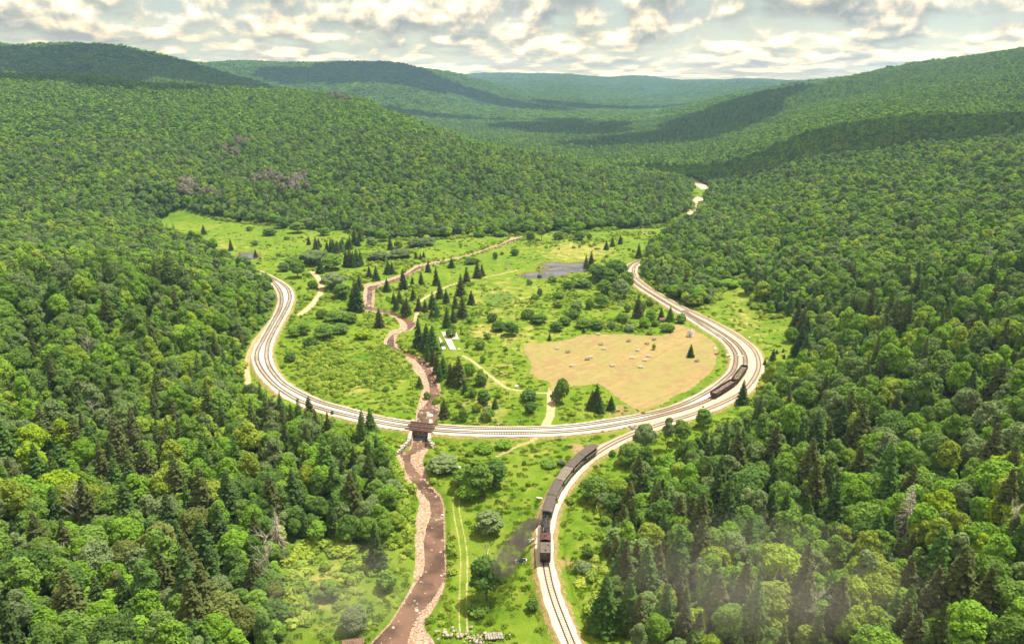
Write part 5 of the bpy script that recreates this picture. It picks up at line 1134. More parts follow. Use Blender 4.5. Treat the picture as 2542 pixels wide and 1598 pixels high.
BRD = [  # base u, v, crown width px, height px, tone
 (1099,1168,86,46,'grey-green'),(1150,1215,60,60,'mid green'),(1185,1228,90,92,'mid green'),(1225,1205,70,70,'deep green'),(1165,1238,60,50,'bright green'),(1212,1322,88,62,'grey-green'),(1208,1488,92,112,'deep green'),(1395,998,36,66,'mid green'),(1380,1000,34,42,'grey-green'),(1312,994,44,36,'deep green'),(1316,1024,40,26,'deep green'),
 (1200,1002,42,44,'deep green'),(1211,1042,38,32,'mid green'),(1184,1020,26,18,'yellow-green'),(1195,955,45,30,'mid green'),(1150,1045,26,32,'mid green'),(1132,1040,24,20,'lime'),(1165,930,30,30,'bright green'),(1160,863,14,14,'mid green'),(1191,865,32,22,'mid green'),(1198,899,18,18,'bright green'),
 (1269,832,42,42,'deep green'),(1238,819,38,30,'mid green'),(1222,798,30,22,'deep green'),(1337,801,48,28,'deep green'),(1310,790,36,24,'mid green'),(1382,821,42,30,'deep green'),(1402,806,36,28,'mid green'),(1450,812,45,28,'mid green'),(1483,818,40,30,'deep green'),(1517,818,26,28,'mid green'),(1386,762,30,18,'yellow-green'),(1386,742,32,18,'mid green'),(1328,744,20,15,'mid green'),(1340,735,18,20,'grey-green'),(1409,717,38,26,'deep green'),(1449,713,46,26,'deep green'),(1314,706,16,12,'mid green'),(1463,767,28,24,'mid green'),(1492,762,36,40,'mid green'),(1432,770,34,24,'grey-green'),(1420,790,38,24,'mid green'),
 (1278,634,30,17,'mid green'),(1229,643,15,18,'mid green'),(1246,632,12,8,'mid green'),(1317,603,26,34,'mid green'),(1344,596,26,30,'grey-green'),(1386,594,34,24,'mid green'),(1438,596,32,26,'deep green'),(1434,580,34,34,'bright green'),(1463,594,16,14,'mid green'),(1171,655,42,16,'deep green'),(1240,586,40,16,'mid green'),(1190,588,30,16,'bright green'),(1405,578,30,20,'mid green'),
 (1490,700,52,46,'deep green'),(1515,712,50,50,'mid green'),(1540,741,46,56,'grey-green'),(1530,690,56,50,'deep green'),(1555,720,50,52,'mid green'),(1500,730,44,40,'mid green'),(1478,690,40,40,'mid green'),(1557,774,24,18,'mid green'),(1562,822,32,17,'grey-green'),(1598,813,28,32,'bright green'),(1615,795,36,34,'bright green'),(1626,809,28,14,'mid green'),(1657,822,38,18,'mid green'),(1690,801,34,30,'mid green'),(1590,770,30,24,'mid green'),(1612,760,20,24,'mid green'),(1545,800,36,24,'mid green'),
 (1723,759,48,38,'yellow-green'),(1677,738,42,36,'bright green'),(1643,716,36,34,'yellow-green'),(1770,728,40,16,'yellow-green'),(1810,712,50,24,'bright green'),(1856,728,44,40,'mid green'),(1890,750,46,60,'yellow-green'),(1962,848,34,44,'bright green'),
 (740,688,50,48,'mid green'),(705,673,34,28,'grey-green'),(776,716,26,26,'mid green'),(830,718,64,46,'grey-green'),(850,740,50,40,'mid green'),(808,838,56,42,'mid green'),(755,830,44,36,'mid green'),(730,835,36,30,'mid green'),(770,862,40,26,'deep green'),(723,896,32,30,'deep green'),(844,826,52,30,'mid green'),(835,795,56,32,'mid green'),(870,800,48,32,'mid green'),(800,790,30,24,'mid green'),(900,840,50,20,'lime'),(780,655,70,42,'grey-green'),(825,668,60,40,'mid green'),(730,660,44,30,'mid green'),
 (669,584,44,22,'mid green'),(619,573,18,12,'mid green'),(633,609,22,13,'grey-green'),(712,595,16,8,'mid green'),(805,584,34,26,'mid green'),(951,598,34,30,'bright green'),(990,616,28,26,'yellow-green'),(1033,612,50,26,'grey-green'),(1060,608,40,24,'grey-green'),(922,609,34,24,'grey-green'),(940,645,60,26,'grey-green'),(994,637,60,24,'grey-green'),(740,578,50,30,'mid green'),(700,566,40,30,'deep green'),
 (1480,1240,70,66,'mid green'),(1500,1265,60,50,'grey-green'),(1460,1235,40,30,'deep green'),(1600,1120,56,74,'grey-green'),(1655,1115,48,70,'grey-green'),(1690,1100,50,64,'mid green'),(1560,1150,60,60,'mid green'),(1745,1060,50,56,'mid green'),
 (870,1340,90,70,'mid green'),(960,1330,60,46,'mid green'),(880,1560,90,60,'grey-green'),(820,1480,60,50,'mid green'),(960,1460,60,40,'mid green'),(700,1065,60,50,'mid green'),(650,1055,50,36,'mid green'),(770,1090,60,40,'lime'),(840,1075,50,36,'bright green'),(930,1125,60,60,'bright green'),(960,1150,54,56,'bright green'),(1452,1215,30,24,'mid green'),
 (1370,700,26,16,'mid green'),(1340,690,14,10,'grey-green'),(1165,800,24,14,'bright green'),(1210,840,22,14,'mid green'),(1255,870,14,10,'bright green'),(1120,835,30,20,'mid green'),(1175,985,26,20,'mid green'),(1060,990,20,18,'mid green')]
BSH = [(1322,1512,38,26,'deep green'),(1362,1156,42,14,'mid green'),(1395,1152,30,12,'grey-green'),(1312,1205,17,11,'lime'),(1301,1216,15,10,'lime'),(1301,1153,11,11,'grey-green'),(1623,868,13,14,'lime'),(1597,1028,14,7,'lime'),(1478,1033,12,6,'lime'),(1420,1030,22,10,'lime'),(1598,1090,24,12,'lime'),(1520,1130,18,14,'bright green'),(1745,1014,8,7,'deep green'),(1182,1520,60,22,'mid green'),(1290,1340,36,14,'deep green'),(1135,930,24,12,'grey-green'),(1098,860,18,10,'mid green'),
 (1085,1000,22,14,'lime'),(1460,1380,40,24,'mid green'),(1448,1420,50,24,'grey-green'),(1252,1110,50,18,'bright green'),(1200,1120,50,16,'bright green'),(1500,1300,30,16,'mid green'),(1380,1250,16,9,'bright green'),(1425,1160,10,12,'deep green'),(1080,1005,18,12,'bright green'),(1140,1010,24,14,'yellow-green'),(1160,985,20,12,'bright green')]
LIST_XY = []
nm = {'S': 0, 'B': 0}
def where_is(u, v):
    if v > 1100: w_ = 'below the bridge' if u < 1150 else ('in the near meadow' if u < 1400 else 'across from the train')
    elif u < 760 and v < 660: w_ = 'in the far meadow'
    elif v < 700: w_ = 'in the pond marsh' if u > 1200 else 'along the upper river'
    elif u < 1000: w_ = 'inside the western bend'
    elif u < 1240: w_ = 'on the river flat'
    elif u < 1560: w_ = 'behind the hay field' if v < 840 else 'below the hay field'
    else: w_ = 'near the eastern bend'
    return w_
_cnt = {}
def short_label(u, v):
    return '%s, %s percent across, %s down' % (where_is(u, v), num_word(u/25.42), num_word(v/15.98))
for i, (u, v, hp) in enumerate(SPR):
    if v < 632 and u < 900: u += random.uniform(-7, 7); v += random.uniform(-9, 5); hp *= random.uniform(.65, 1.25)
    x, y, z = base_at(u, v); hm = hp/px_per_m(x, y, z)/math.cos(math.atan2(CAM_H, y))/0.98; sc = hm/13.6
    w = sc*random.uniform(1.35, 1.7) if hm < 9 else sc*random.uniform(1.15, 1.45)
    LIST_XY.append((x, y, 2.2*w)); tn = tone_at(x, y, random.random(), 's'); tn = 'dark green' if (tn == 'brownish' and v < 1100) else tn
    add_tree('spruce_tree', x, y, z, sc, tn, i, random.uniform(0, 6.28), short_label(u, v), h=sc, w=w)
for i, (u, v, wp, hp, tn) in enumerate(BRD):
    x, y, z = base_at(u, v); k_ = px_per_m(x, y, z); hm = max(2.0, (hp/k_)/math.cos(math.atan2(CAM_H, y))*0.9); wm = wp/k_/2
    LIST_XY.append((x, y, wm))
    if hm > 5.2: add_tree('broadleaf_tree', x, y, z-(0.8 if hm < 9 else 0), 1, tn, i, random.uniform(0, 6.28), short_label(u, v), h=hm/12.5, w=wm/4.4, group='broadleaf trees of the valley floor', low=(tn != 'grey-green' or hm < 8))
    else: add_tree('bush', x, y, z-0.1, 1, tn, i, random.uniform(0, 6.28), short_label(u, v), h=hm/3.0, w=wm/2.15)
for i, (u, v, wp, hp, tn) in enumerate(BSH):
    x, y, z = base_at(u, v); k_ = px_per_m(x, y, z); LIST_XY.append((x, y, wp/k_/2))
    add_tree('bush', x, y, z-0.1, 1, tn, i, random.uniform(0, 6.28), short_label(u, v), h=max(.25, hp/k_/2.9), w=wp/k_/2/2.15)

# thickets: willow scrub inside the left bend, river flat, forest skirts
LXY = np.array(LIST_XY)
def thicket_points(sp, n_try=None):
    xs = np.arange(-300, 300, sp); ys = np.arange(110, 900, sp); X, Y = np.meshgrid(xs, ys); X = (X+rng.uniform(-.5, .5, X.shape)*sp).ravel(); Y = (Y+rng.uniform(-.5, .5, Y.shape)*sp).ravel()
    Z = ground(X, Y); u, v, _ = proj(X, Y, Z)
    ok = (samp(D_OPEN, X, Y) < 1.5) & ~((np.abs(u-1115) < 34) & (np.abs(v-850) < 34)) & (samp(D_BAL, X, Y) > 1.6) & (samp(D_RIV, X, Y) > 0.8) & (samp(D_POND, X, Y) > 1.5) & (samp(D_FIELD, X, Y) > 1.5) & (u > -40) & (u < 2580) & (v < 1660)
    for kk, (p, z_, w) in PATHS.items(): ok &= samp(D_PATH[kk], X, Y) > w/2+0.9
    return X[ok], Y[ok], Z[ok], u[ok], v[ok]
X, Y, Z, u, v = thicket_points(1.9)
dens = np.clip(0.95*gblob(u, v, 860, 860, 110, 70)+0.85*gblob(u, v, 900, 960, 110, 50)+0.8*gblob(u, v, 960, 900, 60, 60)+0.6*gblob(u, v, 840, 740, 110, 60)+0.7*gblob(u, v, 1080, 780, 80, 60)+0.6*gblob(u, v, 1110, 900, 60, 70)+0.5*gblob(u, v, 860, 640, 150, 30)
    + 0.6*gblob(u, v, 1480, 760, 150, 55)+0.5*gblob(u, v, 930, 1400, 90, 160)+0.45*gblob(u, v, 760, 1050, 130, 30)+0.4*gblob(u, v, 1130, 1130, 50, 40)+0.35*gblob(u, v, 1400, 590, 200, 16)+0.3*gblob(u, v, 1470, 1340, 40, 160)+0.3*gblob(u, v, 1070, 1300, 20, 200)+0.35*gblob(u, v, 1560, 690, 40, 60), 0, 0.95)
edge = smooth(samp(D_OPEN, X, Y), -7, 1); dens = np.maximum(dens, 0.75*edge)
cl = smooth(fbm(X/15, Y/15, 4), -0.10, 0.12); dens = dens*(0.12+1.75*cl) + 0.006
bank = (samp(D_RIV, X, Y) < 5) ; dens = np.where(bank, np.maximum(dens, 0.42), dens)
dens *= 1-0.85*np.clip(gblob(u, v, 1180, 1150, 260, 60)*(u > 1240), 0, 1)
k_ = rng.random(len(X)) < dens; X, Y, Z, v = X[k_], Y[k_], Z[k_], v[k_]
S0 = rng.uniform(0.40, 1.0, len(X))*(0.7+0.6*cl[k_])*np.where(rng.random(len(X)) < 0.12, 1.35, 1)*(0.75+0.5*smooth(samp(D_OPEN, X, Y), -10, 0))
n = len(X); rot = np.c_[np.zeros(n), np.zeros(n), rng.uniform(0, 6.28, n)]
scatter('willow_thicket', np.c_[X, Y, Z-0.25], rot, np.c_[S0, S0, S0*rng.uniform(.5, 1.0, n)], rng.integers(0, 3, n), 'thicket', 'low green scrub and willow thicket covering the valley floor and banks', 'undergrowth')
print('thicket', n)
X, Y, Z, u, v = thicket_points(1.25)
dk = 0.5*np.clip(1.15-np.hypot(X, Y)/420, 0.05, 0.8)*(0.35+0.9*smooth(fbm(X/7, Y/7, 3), -0.2, 0.2)); k_ = rng.random(len(X)) < dk; X, Y, Z = X[k_], Y[k_], Z[k_]
n = len(X); S0 = rng.uniform(0.5, 1.25, n)
scatter('meadow_grass', np.c_[X, Y, Z-0.05], np.c_[np.zeros(n), np.zeros(n), rng.uniform(0, 6.28, n)], np.c_[S0, S0, S0*rng.uniform(0.6, 1.3, n)], np.zeros(n), 'tuft', 'tall rough grass tufts in the meadows', 'grass')
print('tufts', n)
# low regrowth just behind the forest edge fills in under the crowns

# ------------------------------------------------------------------ rocks
M_ROCK = simple('peach_river_stone', (0.46, 0.34, 0.27), 0.9, 0.3, 1.0); M_ROCKW = simple('pale_rock', (0.50, 0.44, 0.36), 0.9, 0.2, 1.0)
def rock_mesh(seed, mat, flat=0.5, sub=1):
    bm_ = bmesh.new(); bmesh.ops.create_icosphere(bm_, subdivisions=sub, radius=0.5); r = random.Random(seed)
    for v in bm_.verts: v.co = Vector((v.co.x*r.uniform(.75, 1.25), v.co.y*r.uniform(.7, 1.1), v.co.z*flat*r.uniform(.8, 1.2)))
    me_ = bpy.data.meshes.new('stone'); bm_.to_mesh(me_); bm_.free(); me_.materials.append(mat); return me_
COLLS['stone'] = template_coll('source_stone', [rock_mesh(k, M_ROCK, 0.5) for k in range(3)]+[rock_mesh(9, M_ROCKW, 0.45)])
jx, ix = np.where(D_RIV < 0.5); n = 60000; pk0 = rng.integers(0, len(jx), n); X = gx[ix[pk0]]+rng.uniform(-.5, .5, n); Y = gy[jx[pk0]]+rng.uniform(-.5, .5, n); dr, dw = samp(D_RIV, X, Y), samp(D_WAT, X, Y)
nzv = fbm(X/5, Y/5, 3)
pk = 0.26*np.where(dw > 0.2, 0.26, 0.14*np.exp(dw/1.6)+0.32*smooth(nzv, 0.15, 0.24)+0.004)*np.where(Y > 330, 0.3, 1.0)
k_ = (dr < -0.1) & (rng.random(n) < pk); X, Y = X[k_], Y[k_]; n = len(X); Z = np.maximum(ground(X, Y)+0.05, WATER_Z-0.02)
S0 = 0.20+0.75*rng.random(n)**3.2; S0 = S0*(1+Y/700)
scatter('river_stones', np.c_[X, Y, Z], np.c_[rng.uniform(-.2, .2, n), rng.uniform(-.2, .2, n), rng.uniform(0, 6.28, n)], np.c_[S0, S0, S0], rng.integers(0, 4, n), 'stone', 'pinkish cobbles and small boulders littering the river bed and bars', 'stones')
print('stones', n)
X = rng.uniform(-170, 200, 9000); Y = rng.uniform(200, 520, 9000); bl = samp(D_BAL, X, Y); u, v, _ = proj(X, Y, 0*X)
k_ = (bl > 0.3) & (bl < 5) & (samp(D_RIV, X, Y) > 1) & (rng.random(9000) < 0.30*np.clip(gblob(u, v, 1230, 1050, 200, 14)+gblob(u, v, 1700, 960, 110, 50)+gblob(u, v, 735, 745, 30, 50)+gblob(u, v, 1470, 1072, 120, 12)+0.1, 0, 1)); X, Y = X[k_], Y[k_]; n = len(X); S0 = 0.25+0.7*rng.random(n)**2
COLLS['rubble'] = template_coll('source_rubble', [rock_mesh(20+k, M_ROCKW, 0.6) for k in range(3)])
scatter('trackside_stones', np.c_[X, Y, ground(X, Y)+0.1], np.c_[np.zeros(n), np.zeros(n), rng.uniform(0, 6.28, n)], np.c_[S0, S0, S0], rng.integers(0, 3, n), 'rubble', 'loose pale stones strewn beside the railway ballast', 'stones')
def boulder(u, v, w, label, mat=M_ROCK, flat=0.35, z=None):
    x, y = at(u, v, WATER_Z) if z is None else at(u, v, z); zz = WATER_Z+0.05 if z is None else gz(x, y)+0.1
    o = obj('boulder', rock_mesh(int(u+v), mat, flat, 2)); o.location = (x, y, zz); o.scale = (w, w*0.8, w*0.8); o.rotation_euler = (0, 0, u % 3); tag(o, label, 'boulder', 'boulders in the river')
boulder(1067, 1031, 3.6, 'largest cream slab of rock in the river just above the bridge', M_ROCKW, 0.25)
boulder(1062, 1024, 1.6, 'pale rock leaning on the big slab above the bridge', M_ROCKW)
boulder(1083, 1016, 1.5, 'pinkish rock by the meadow bank above the bridge')
boulder(1003, 1127, 1.3, 'rock at the foot of the western wing wall')
boulder(1098, 1277, 1.2, 'single pale rock in the river beside the first bend of the rutted track', M_ROCKW)
boulder(1034, 1515, 1.3, 'pale rock in mid river near the bottom bend', M_ROCKW)
boulder(1001, 1495, 1.3, 'pink rock at the left bank near the bottom bend')
boulder(916, 759, 2.2, 'white rock in the narrow upper river beside the spruces', M_ROCKW)
# riprap heaps at the very front
def heap(u, v, n, w, label):
    x, y, z = base_at(u, v); n = int(n*0.7); e = empty('stone_heap', (x, y, z)); tag(e, label, 'stone heap', 'riprap heaps by the small culvert'); r = random.Random(int(u))
    for k in range(n):
        q = obj('stone', rock_mesh(k % 6+40, M_ROCKW, 0.7), e); q.location = (r.gauss(0, w/2.6), r.gauss(0, 1.0), 0.25+r.random()*0.5); q.scale = (r.uniform(.5, 1.2),)*3; q.rotation_euler = (r.random(), r.random(), r.random()*6)
heap(1118, 1574, 46, 5.0, 'heap of pale riprap at the end of the rutted track, river side')
heap(1182, 1587, 38, 4.4, 'heap of pale riprap beside the culvert, bottom edge')

# ------------------------------------------------------------------ dead trees
def dead(kind, u, v, hp, label, seed, spread=3.0, mat=None, nb=9):
    x, y, z = base_at(u, v) if v > 0 else (0, 0, 0)
    return x, y, z
DEADM = [dead_mb(200+k, 11, 3.4, 9+k).mesh('dead_tree', M_DEAD) for k in range(4)]
def dead_tree(u, v_base, h, label, k, z_off=0, mat=None):
    d = ray(u, v_base); # march along the ray until it meets the ground
    t_ = np.linspace(90/d[1], 2500/d[1], 4000); xs, ys, zs = d[0]*t_, d[1]*t_, CAM_H+d[2]*t_
    g = ground(xs, ys)+z_off; i = int(np.argmax(zs < g)); e = empty('dead_tree', (xs[i], ys[i], g[i]-z_off), k*1.3, h/11.0); tag(e, label, 'dead tree', 'bare dead trees in the forest')
    o = bpy.data.objects.new('branches', DEADM[k % 4]); COL.objects.link(o); o.parent = e
for a in [(165,1445,15,'forked silvery dead tree standing alone in the bottom left forest',0,3),(205,1290,16,'pale bleached dead tree with dense twigs in the lower left forest',1,5),(670,1420,16,'dead tree with white branches at the edge of the bottom left meadow',2,4),(650,1450,13,'leaning grey dead tree just left of the bottom left meadow',3,4),
          (228,1010,15,'large bare grey tree low on the left slope',2,6),(225,880,14,'twiggy grey dead tree high on the left slope',1,6),(90,835,15,'forked white dead tree near the left edge of the slope',0,6),(80,610,16,'tall thin dead tree at the top of the left slope',3,6),(25,800,12,'grey dead tree at the left edge of the picture',1,5),(235,1040,13,'spreading dead tree under the large bare one',3,5),(345,640,10,'small dead tree in the middle of the left slope',2,6),
          (2068,660,14,'pair of bare white stems on the right slope',0,6),(2260,780,12,'low grey dead tree in the right slope canopy',3,6),(2500,1360,16,'grey dead tree in the dark gap near the right edge',1,4),(2005,1510,15,'thin white dead tree at bottom right',0,4),(2455,640,12,'small dead tree at the upper right slope',2,6),(730,405,12,'thin bare tree on the face of the rounded hill',2,5),(540,292,13,'bare tree high on the rounded hill',3,5),(1075,300,13,'grey snag on the shoulder of the rounded hill',1,5),
          (808,1010,5,'little bleached dead tree beside the inner track',1,0.5),(1208,1045,6,'grey dead bush tree between bridge and farm track',2,0.5),(1255,665,6,'grey snag in the marsh left of the pond',3,0.5),(1266,666,5,'second grey snag in the marsh left of the pond',1,0.5),(1305,676,4.5,'bleached snag at the western tip of the pond',2,0.3),(1425,668,4,'drowned snag standing in the pond',0,0.0),(1540,775,9,'grey-barked bare tree behind the hay field',1,2),(1765,752,10,'leafless grey tree above the right bend',2,2),(1212,1440,14,'bare birch standing in front of the deep green tree by the rutted track',0,2),(1180,1108,3,'bleached stump roots under the embankment',3,0)]:
    dead_tree(a[0], a[1], a[2], a[3], a[4], a[5])
def bare_spruce(u, v, h, label):
    d = ray(u, v); t_ = np.linspace(90/d[1], 1500/d[1], 3000); xs, ys, zs = d[0]*t_, d[1]*t_, CAM_H+d[2]*t_; g = ground(xs, ys)+4; i = int(np.argmax(zs < g))
    e = empty('dead_spruce', (xs[i], ys[i], g[i]-4), 0.4); tag(e, label, 'dead tree', 'bare dead spruces')
    sc = h/13; V_, F_ = spruce_crown(300+int(u), 3.0, 13, 22, 14, dead=True); o = obj('branches', np_mesh('branches', V_*sc, F_, M_DEAD), e); MB().tube((0, 0, -1), (0, 0, h), 0.2, 0.03, 6).build('trunk', M_DEAD, e)
bare_spruce(2245, 1325, 19, 'tall silvery dead spruce with drooping bare branches on the right slope')
bare_spruce(2008, 1520, 13, 'smaller bare spruce top near the bottom right')
bare_spruce(690, 1345, 14, 'brownish bare spruce above the bottom left meadow')
# defoliated brown-grey stands on the rounded hill
for i, (u, v, n_, w) in enumerate([(455,455,9,26),(480,470,8,26),(655,437,12,34),(725,455,12,36),(745,440,8,24),(575,377,6,20),(600,345,7,26),(850,243,7,30),(815,236,5,26),(840,235,5,26),(520,480,5,20),(1110,335,4,14)]):
    for k in range(n_):
        uu, vv = u+random.gauss(0, w/2), v+random.gauss(0, w/5); d = ray(uu, vv); t_ = np.linspace(400/d[1], 2200/d[1], 1500); xs, ys, zs = d[0]*t_, d[1]*t_, CAM_H+d[2]*t_; g = ground(xs, ys)+9; j = int(np.argmax(zs < g))
        if j == 0: continue
        e = empty('leafless_tree', (xs[j], ys[j], g[j]-8.5), random.random()*6, 1.0); tag(e, 'grey-brown defoliated tree on the rounded hill, %s percent across, %s percent down' % (num_word(uu/25.42), num_word(vv/15.98)), 'tree', 'defoliated trees on the rounded hill')
        c_ = bpy.data.objects.new('crown', SH['b_mid'][k % 5]); COL.objects.link(c_); c_.parent = e; c_.material_slots[0].link = 'OBJECT'; c_.material_slots[0].material = LEAF['pale grey-brown']; e.scale = (0.95, 0.95, 0.95*random.uniform(.95, 1.1))

# ------------------------------------------------------------------ huts, tables, signs
M_SHEDW = simple('white_clapboard', (0.74, 0.74, 0.76), 0.8, 0.05, 1.0); M_SHEDR = simple('weathered_shed_roof', (0.36, 0.28, 0.26), 0.9, 0.15, 1.5); M_DARK = simple('dark_opening', (0.03, 0.03, 0.035), 0.8)
def hut(name, u, v, rz, w, l, hw, hr, wall_m, roof_m, label, windows=True, boards=9):
    x, y, z = base_at(u, v); e = empty(name, (x, y, z), rz); tag(e, label, 'shed')
    for s_ in (-1, 1):
        for k in range(boards): MB().box((s_*w/2, 0, 0.1+hw*(k+.5)/boards), (0.06+0.012*(k % 2), l-0.06, hw/boards*0.97)).build('clapboard', wall_m, e)
        gb = MB().prism([(-w/2, 0.1), (w/2, 0.1), (w/2, hw+0.1), (0, hw+hr+0.1), (-w/2, hw+0.1)], s_*l/2-0.04, s_*l/2+0.04); gb.build('gable_wall', wall_m, e)
        q = math.atan2(hr, w/2); L_ = math.hypot(w/2, hr)+0.25; mb = MB().box((0, 0, 0), (L_, l+0.6, 0.09)); r_ = mb.build('roof', roof_m, e); r_.rotation_euler = (0, s_*q, 0); r_.location = (s_*(L_/2-0.12)*math.cos(q)+0, 0, hw+hr+0.12-(L_/2)*math.sin(q)+0.06)
    MB().box((0, 0, 0.06), (w-.1, l-.1, 0.12)).build('floor', wall_m, e)
    d_ = MB().box((0.15, -l/2-.06, 0.95), (0.75, 0.06, 1.6)).build('door', simple('grey_door', (0.30, 0.30, 0.33), 0.8), e); MB().box((0.40, -l/2-.11, 0.95), (0.06, 0.05, 0.1)).build('handle', M_DARK, d_)
    if windows:
        for k in (-0.3, 0.3):
            f = MB().box((-w/2-.05, k*l, 1.3), (0.05, 0.6, 0.7)).build('window', M_DARK, e); MB().box((-w/2-.085, k*l, 1.3), (0.02, 0.05, 0.7)).build('mullion', wall_m, f)
    return e
hut('white_shed', 1714, 834, R(-28), 2.7, 3.9, 2.2, 0.95, M_SHEDW, M_SHEDR, 'small white clapboard shed with grey-brown gable roof beside the hay field')
hut('red_roofed_shack', 1642, 799, R(-70), 1.8, 2.6, 1.5, 0.7, simple('grey_boards', (0.20, 0.18, 0.17), 0.9), simple('red_tin_roof', (0.26, 0.10, 0.085), 0.8), 'low grey shack with red roof half hidden in the bushes behind the field', windows=False, boards=6)
M_TBL = simple('silvered_picnic_wood', (0.50, 0.46, 0.43), 0.9, 0.2, 1.5); M_TBL2 = simple('dark_picnic_wood', (0.17, 0.13, 0.12), 0.9, 0.2, 1.5)
def table(px, py, rz, mat, label):
    x, y, z = base_at(1280+px/4.631, 780+py/4.631); e = empty('picnic_table', (x, y, z+0.06), rz); tag(e, label, 'picnic table', 'picnic tables on the hay field')
    for k in range(5): MB().box((0, -0.34+k*0.17, 0.76), (2.2, 0.155, 0.05)).build('board', mat, e)
    for s_ in (-1, 1):
        MB().box((0, s_*0.78, 0.45), (2.2, 0.27, 0.05)).build('bench', mat, e)
        MB().box((s_*0.75, 0, 0.42), (0.09, 1.7, 0.09)).build('cross_bar', mat, e)
        for s2 in (-1, 1):
            l_ = MB().box((0, 0, 0), (0.09, 0.09, 0.9)).build('leg', mat, e); l_.location = (s_*0.75, s2*0.42, 0.37); l_.rotation_euler = (s2*0.45, 0, 0)
TB = [(480,400,0,'silvery picnic table in the upper left of the hay field'),(600,440,1,'dark picnic table just below the upper left silvery one'),(950,235,0,'silvery picnic table at the top edge of the field'),(980,350,1,'dark picnic table under the one at the top edge'),(1017,403,0,'silvery picnic table close below a dark one, field centre'),(1300,315,1,'dark picnic table alone in the upper field'),(1510,345,1,'dark picnic table left of the little lime bush'),(1593,298,1,'dark picnic table straight above the little lime bush'),
      (1405,420,0,'bright picnic table left and below the little lime bush'),(1335,507,0,'pale picnic table in the middle group of four, leftmost'),(1527,487,0,'pale picnic table in the middle group, rightmost'),(1485,537,0,'white picnic table in the middle group, lowest'),(1118,597,0,'grey picnic table in the lower centre of the field'),(1440,613,0,'grey picnic table, lowest one on the right half'),(645,597,0,'bright picnic table nearest the farm track'),(862,503,0,'bright picnic table touching a dark one, left field'),(825,525,1,'dark picnic table touching a bright one, left field'),(2083,545,1,'picnic table by the lone spruce on the right of the field')]
for i, (px, py, dk_, lab) in enumerate(TB): table(px, py, R(random.uniform(-25, 25)+(20 if i % 3 else -10)), M_TBL2 if dk_ else M_TBL, lab)
def sign(u, v, w, h, label, rz=0.0, post=1.0, tilt=0.5):
    x, y, z = base_at(u, v); e = empty('information_sign', (x, y, z), rz); tag(e, label, 'sign', 'white panels by the paths')
    p = MB().box((0, 0, 0), (w, h, 0.06)).build('panel', M_WHT, e); p.location = (0, 0, post+0.1); p.rotation_euler = (tilt, 0, 0)
    for s_ in (-1, 1): MB().box((s_*w*0.35, 0.05, post/2), (0.09, 0.09, post)).build('post', M_TBL, e)
sign(1282, 963, 1.35, 0.9, 'white panel beside the foot path below the hay field')
sign(1140, 1166, 1.3, 0.8, 'white panel at the head of the rutted track', 0.1)
sign(1140, 871, 1.0, 0.6, 'small white panel by the concrete slabs')
sign(1775, 871, 0.9, 0.9, 'white board at the right edge of the hay field', 0.2, 1.4, 0.9)
sign(1860, 842, 0.8, 0.6, 'little white board outside the outer track bend', 0.3, 1.0, 0.8)
for u, v, lab in ((1288.5, 1049, 'white marker post left of the farm track crossing'), (1266, 1584, 'white post beside the culvert at the bottom edge')):
    x, y, z = base_at(u, v); p_ = MB().box((0, 0, 0.6), (0.22, 0.22, 1.3)); o = p_.build('marker_post', M_WHT); o.location = (x, y, z); tag(o, lab, 'post', 'white posts')
x, y, z = base_at(1343, 1237); o = MB().box((0, 0, 0.12), (2.9, 0.55, 0.2)).build('white_plank', M_WHT); o.location = (x, y, z); o.rotation_euler = (0, 0, R(-22)); tag(o, 'long white plank lying in the grass left of the coaches', 'plank')
# concrete slabs
def slab(pts, label):
    P = [base_at(u, v) for u, v in pts]; z = max(p[2] for p in P)+0.10; V = [(p[0], p[1], z-0.7) for p in P]+[(p[0], p[1], z+0.12) for p in P]; n = len(P)
    mb = MB().add(V, [tuple(range(n)), tuple(range(n, 2*n))]+[(i, (i+1) % n, n+(i+1) % n, n+i) for i in range(n)]); o = mb.build('concrete_slab', M_CONC); tag(o, label, 'slab', 'old concrete foundations')
slab([(1095,825),(1113,825),(1133,870),(1117,870)], 'long pale concrete foundation slab left of the yellow grass')
slab([(1115,824),(1131,823),(1140,842.5),(1123,843.5)], 'short pale concrete slab joined to the right of the long one')
slab([(1089,838),(1093,838),(1107,868),(1098,872)], 'narrow broken concrete strip left of the long slab')
# timber pile and gravelly bits
x, y, z = base_at(1573, 1062); e = empty('sleeper_pile', (x, y, z), R(28)); tag(e, 'pile of old grey sleepers between middle and outer tracks', 'timber pile')
for k in range(16): o = MB().box((random.uniform(-.3, .3), -1.4+0.36*(k % 8), 0.15+0.26*(k//8)), (2.6, 0.26, 0.22), random.uniform(-.25, .25)).build('sleeper', simple('grey_old_sleeper', (0.30, 0.27, 0.25), 0.95, 0.3, 2.0), e)
# brown play figure at the field edge: a low rust-red bench seat with two end posts
x, y, z = base_at(1779, 880); e = empty('rusty_barrow', (x, y, z), 0.2); tag(e, 'low rust red cart standing by the boards at the right field edge', 'cart'); MR = simple('rust_red_paint', (0.26, 0.08, 0.06), 0.8)
MB().box((0, 0, 0.5), (1.7, 0.9, 0.3)).build('tray', MR, e); MB().box((1.0, 0.1, 0.9), (0.12, 0.12, 1.3)).build('upright', MR, e); MB().tube((-.5, -.5, .3), (-.5, .5, .3), .3, n=10).build('wheel', M_BLK, e)
for s_ in (-1, 1): MB().tube((-0.7, s_*.3, .6), (-1.7, s_*.3, .8), .05, n=5).build('shaft', M_BLK, e)
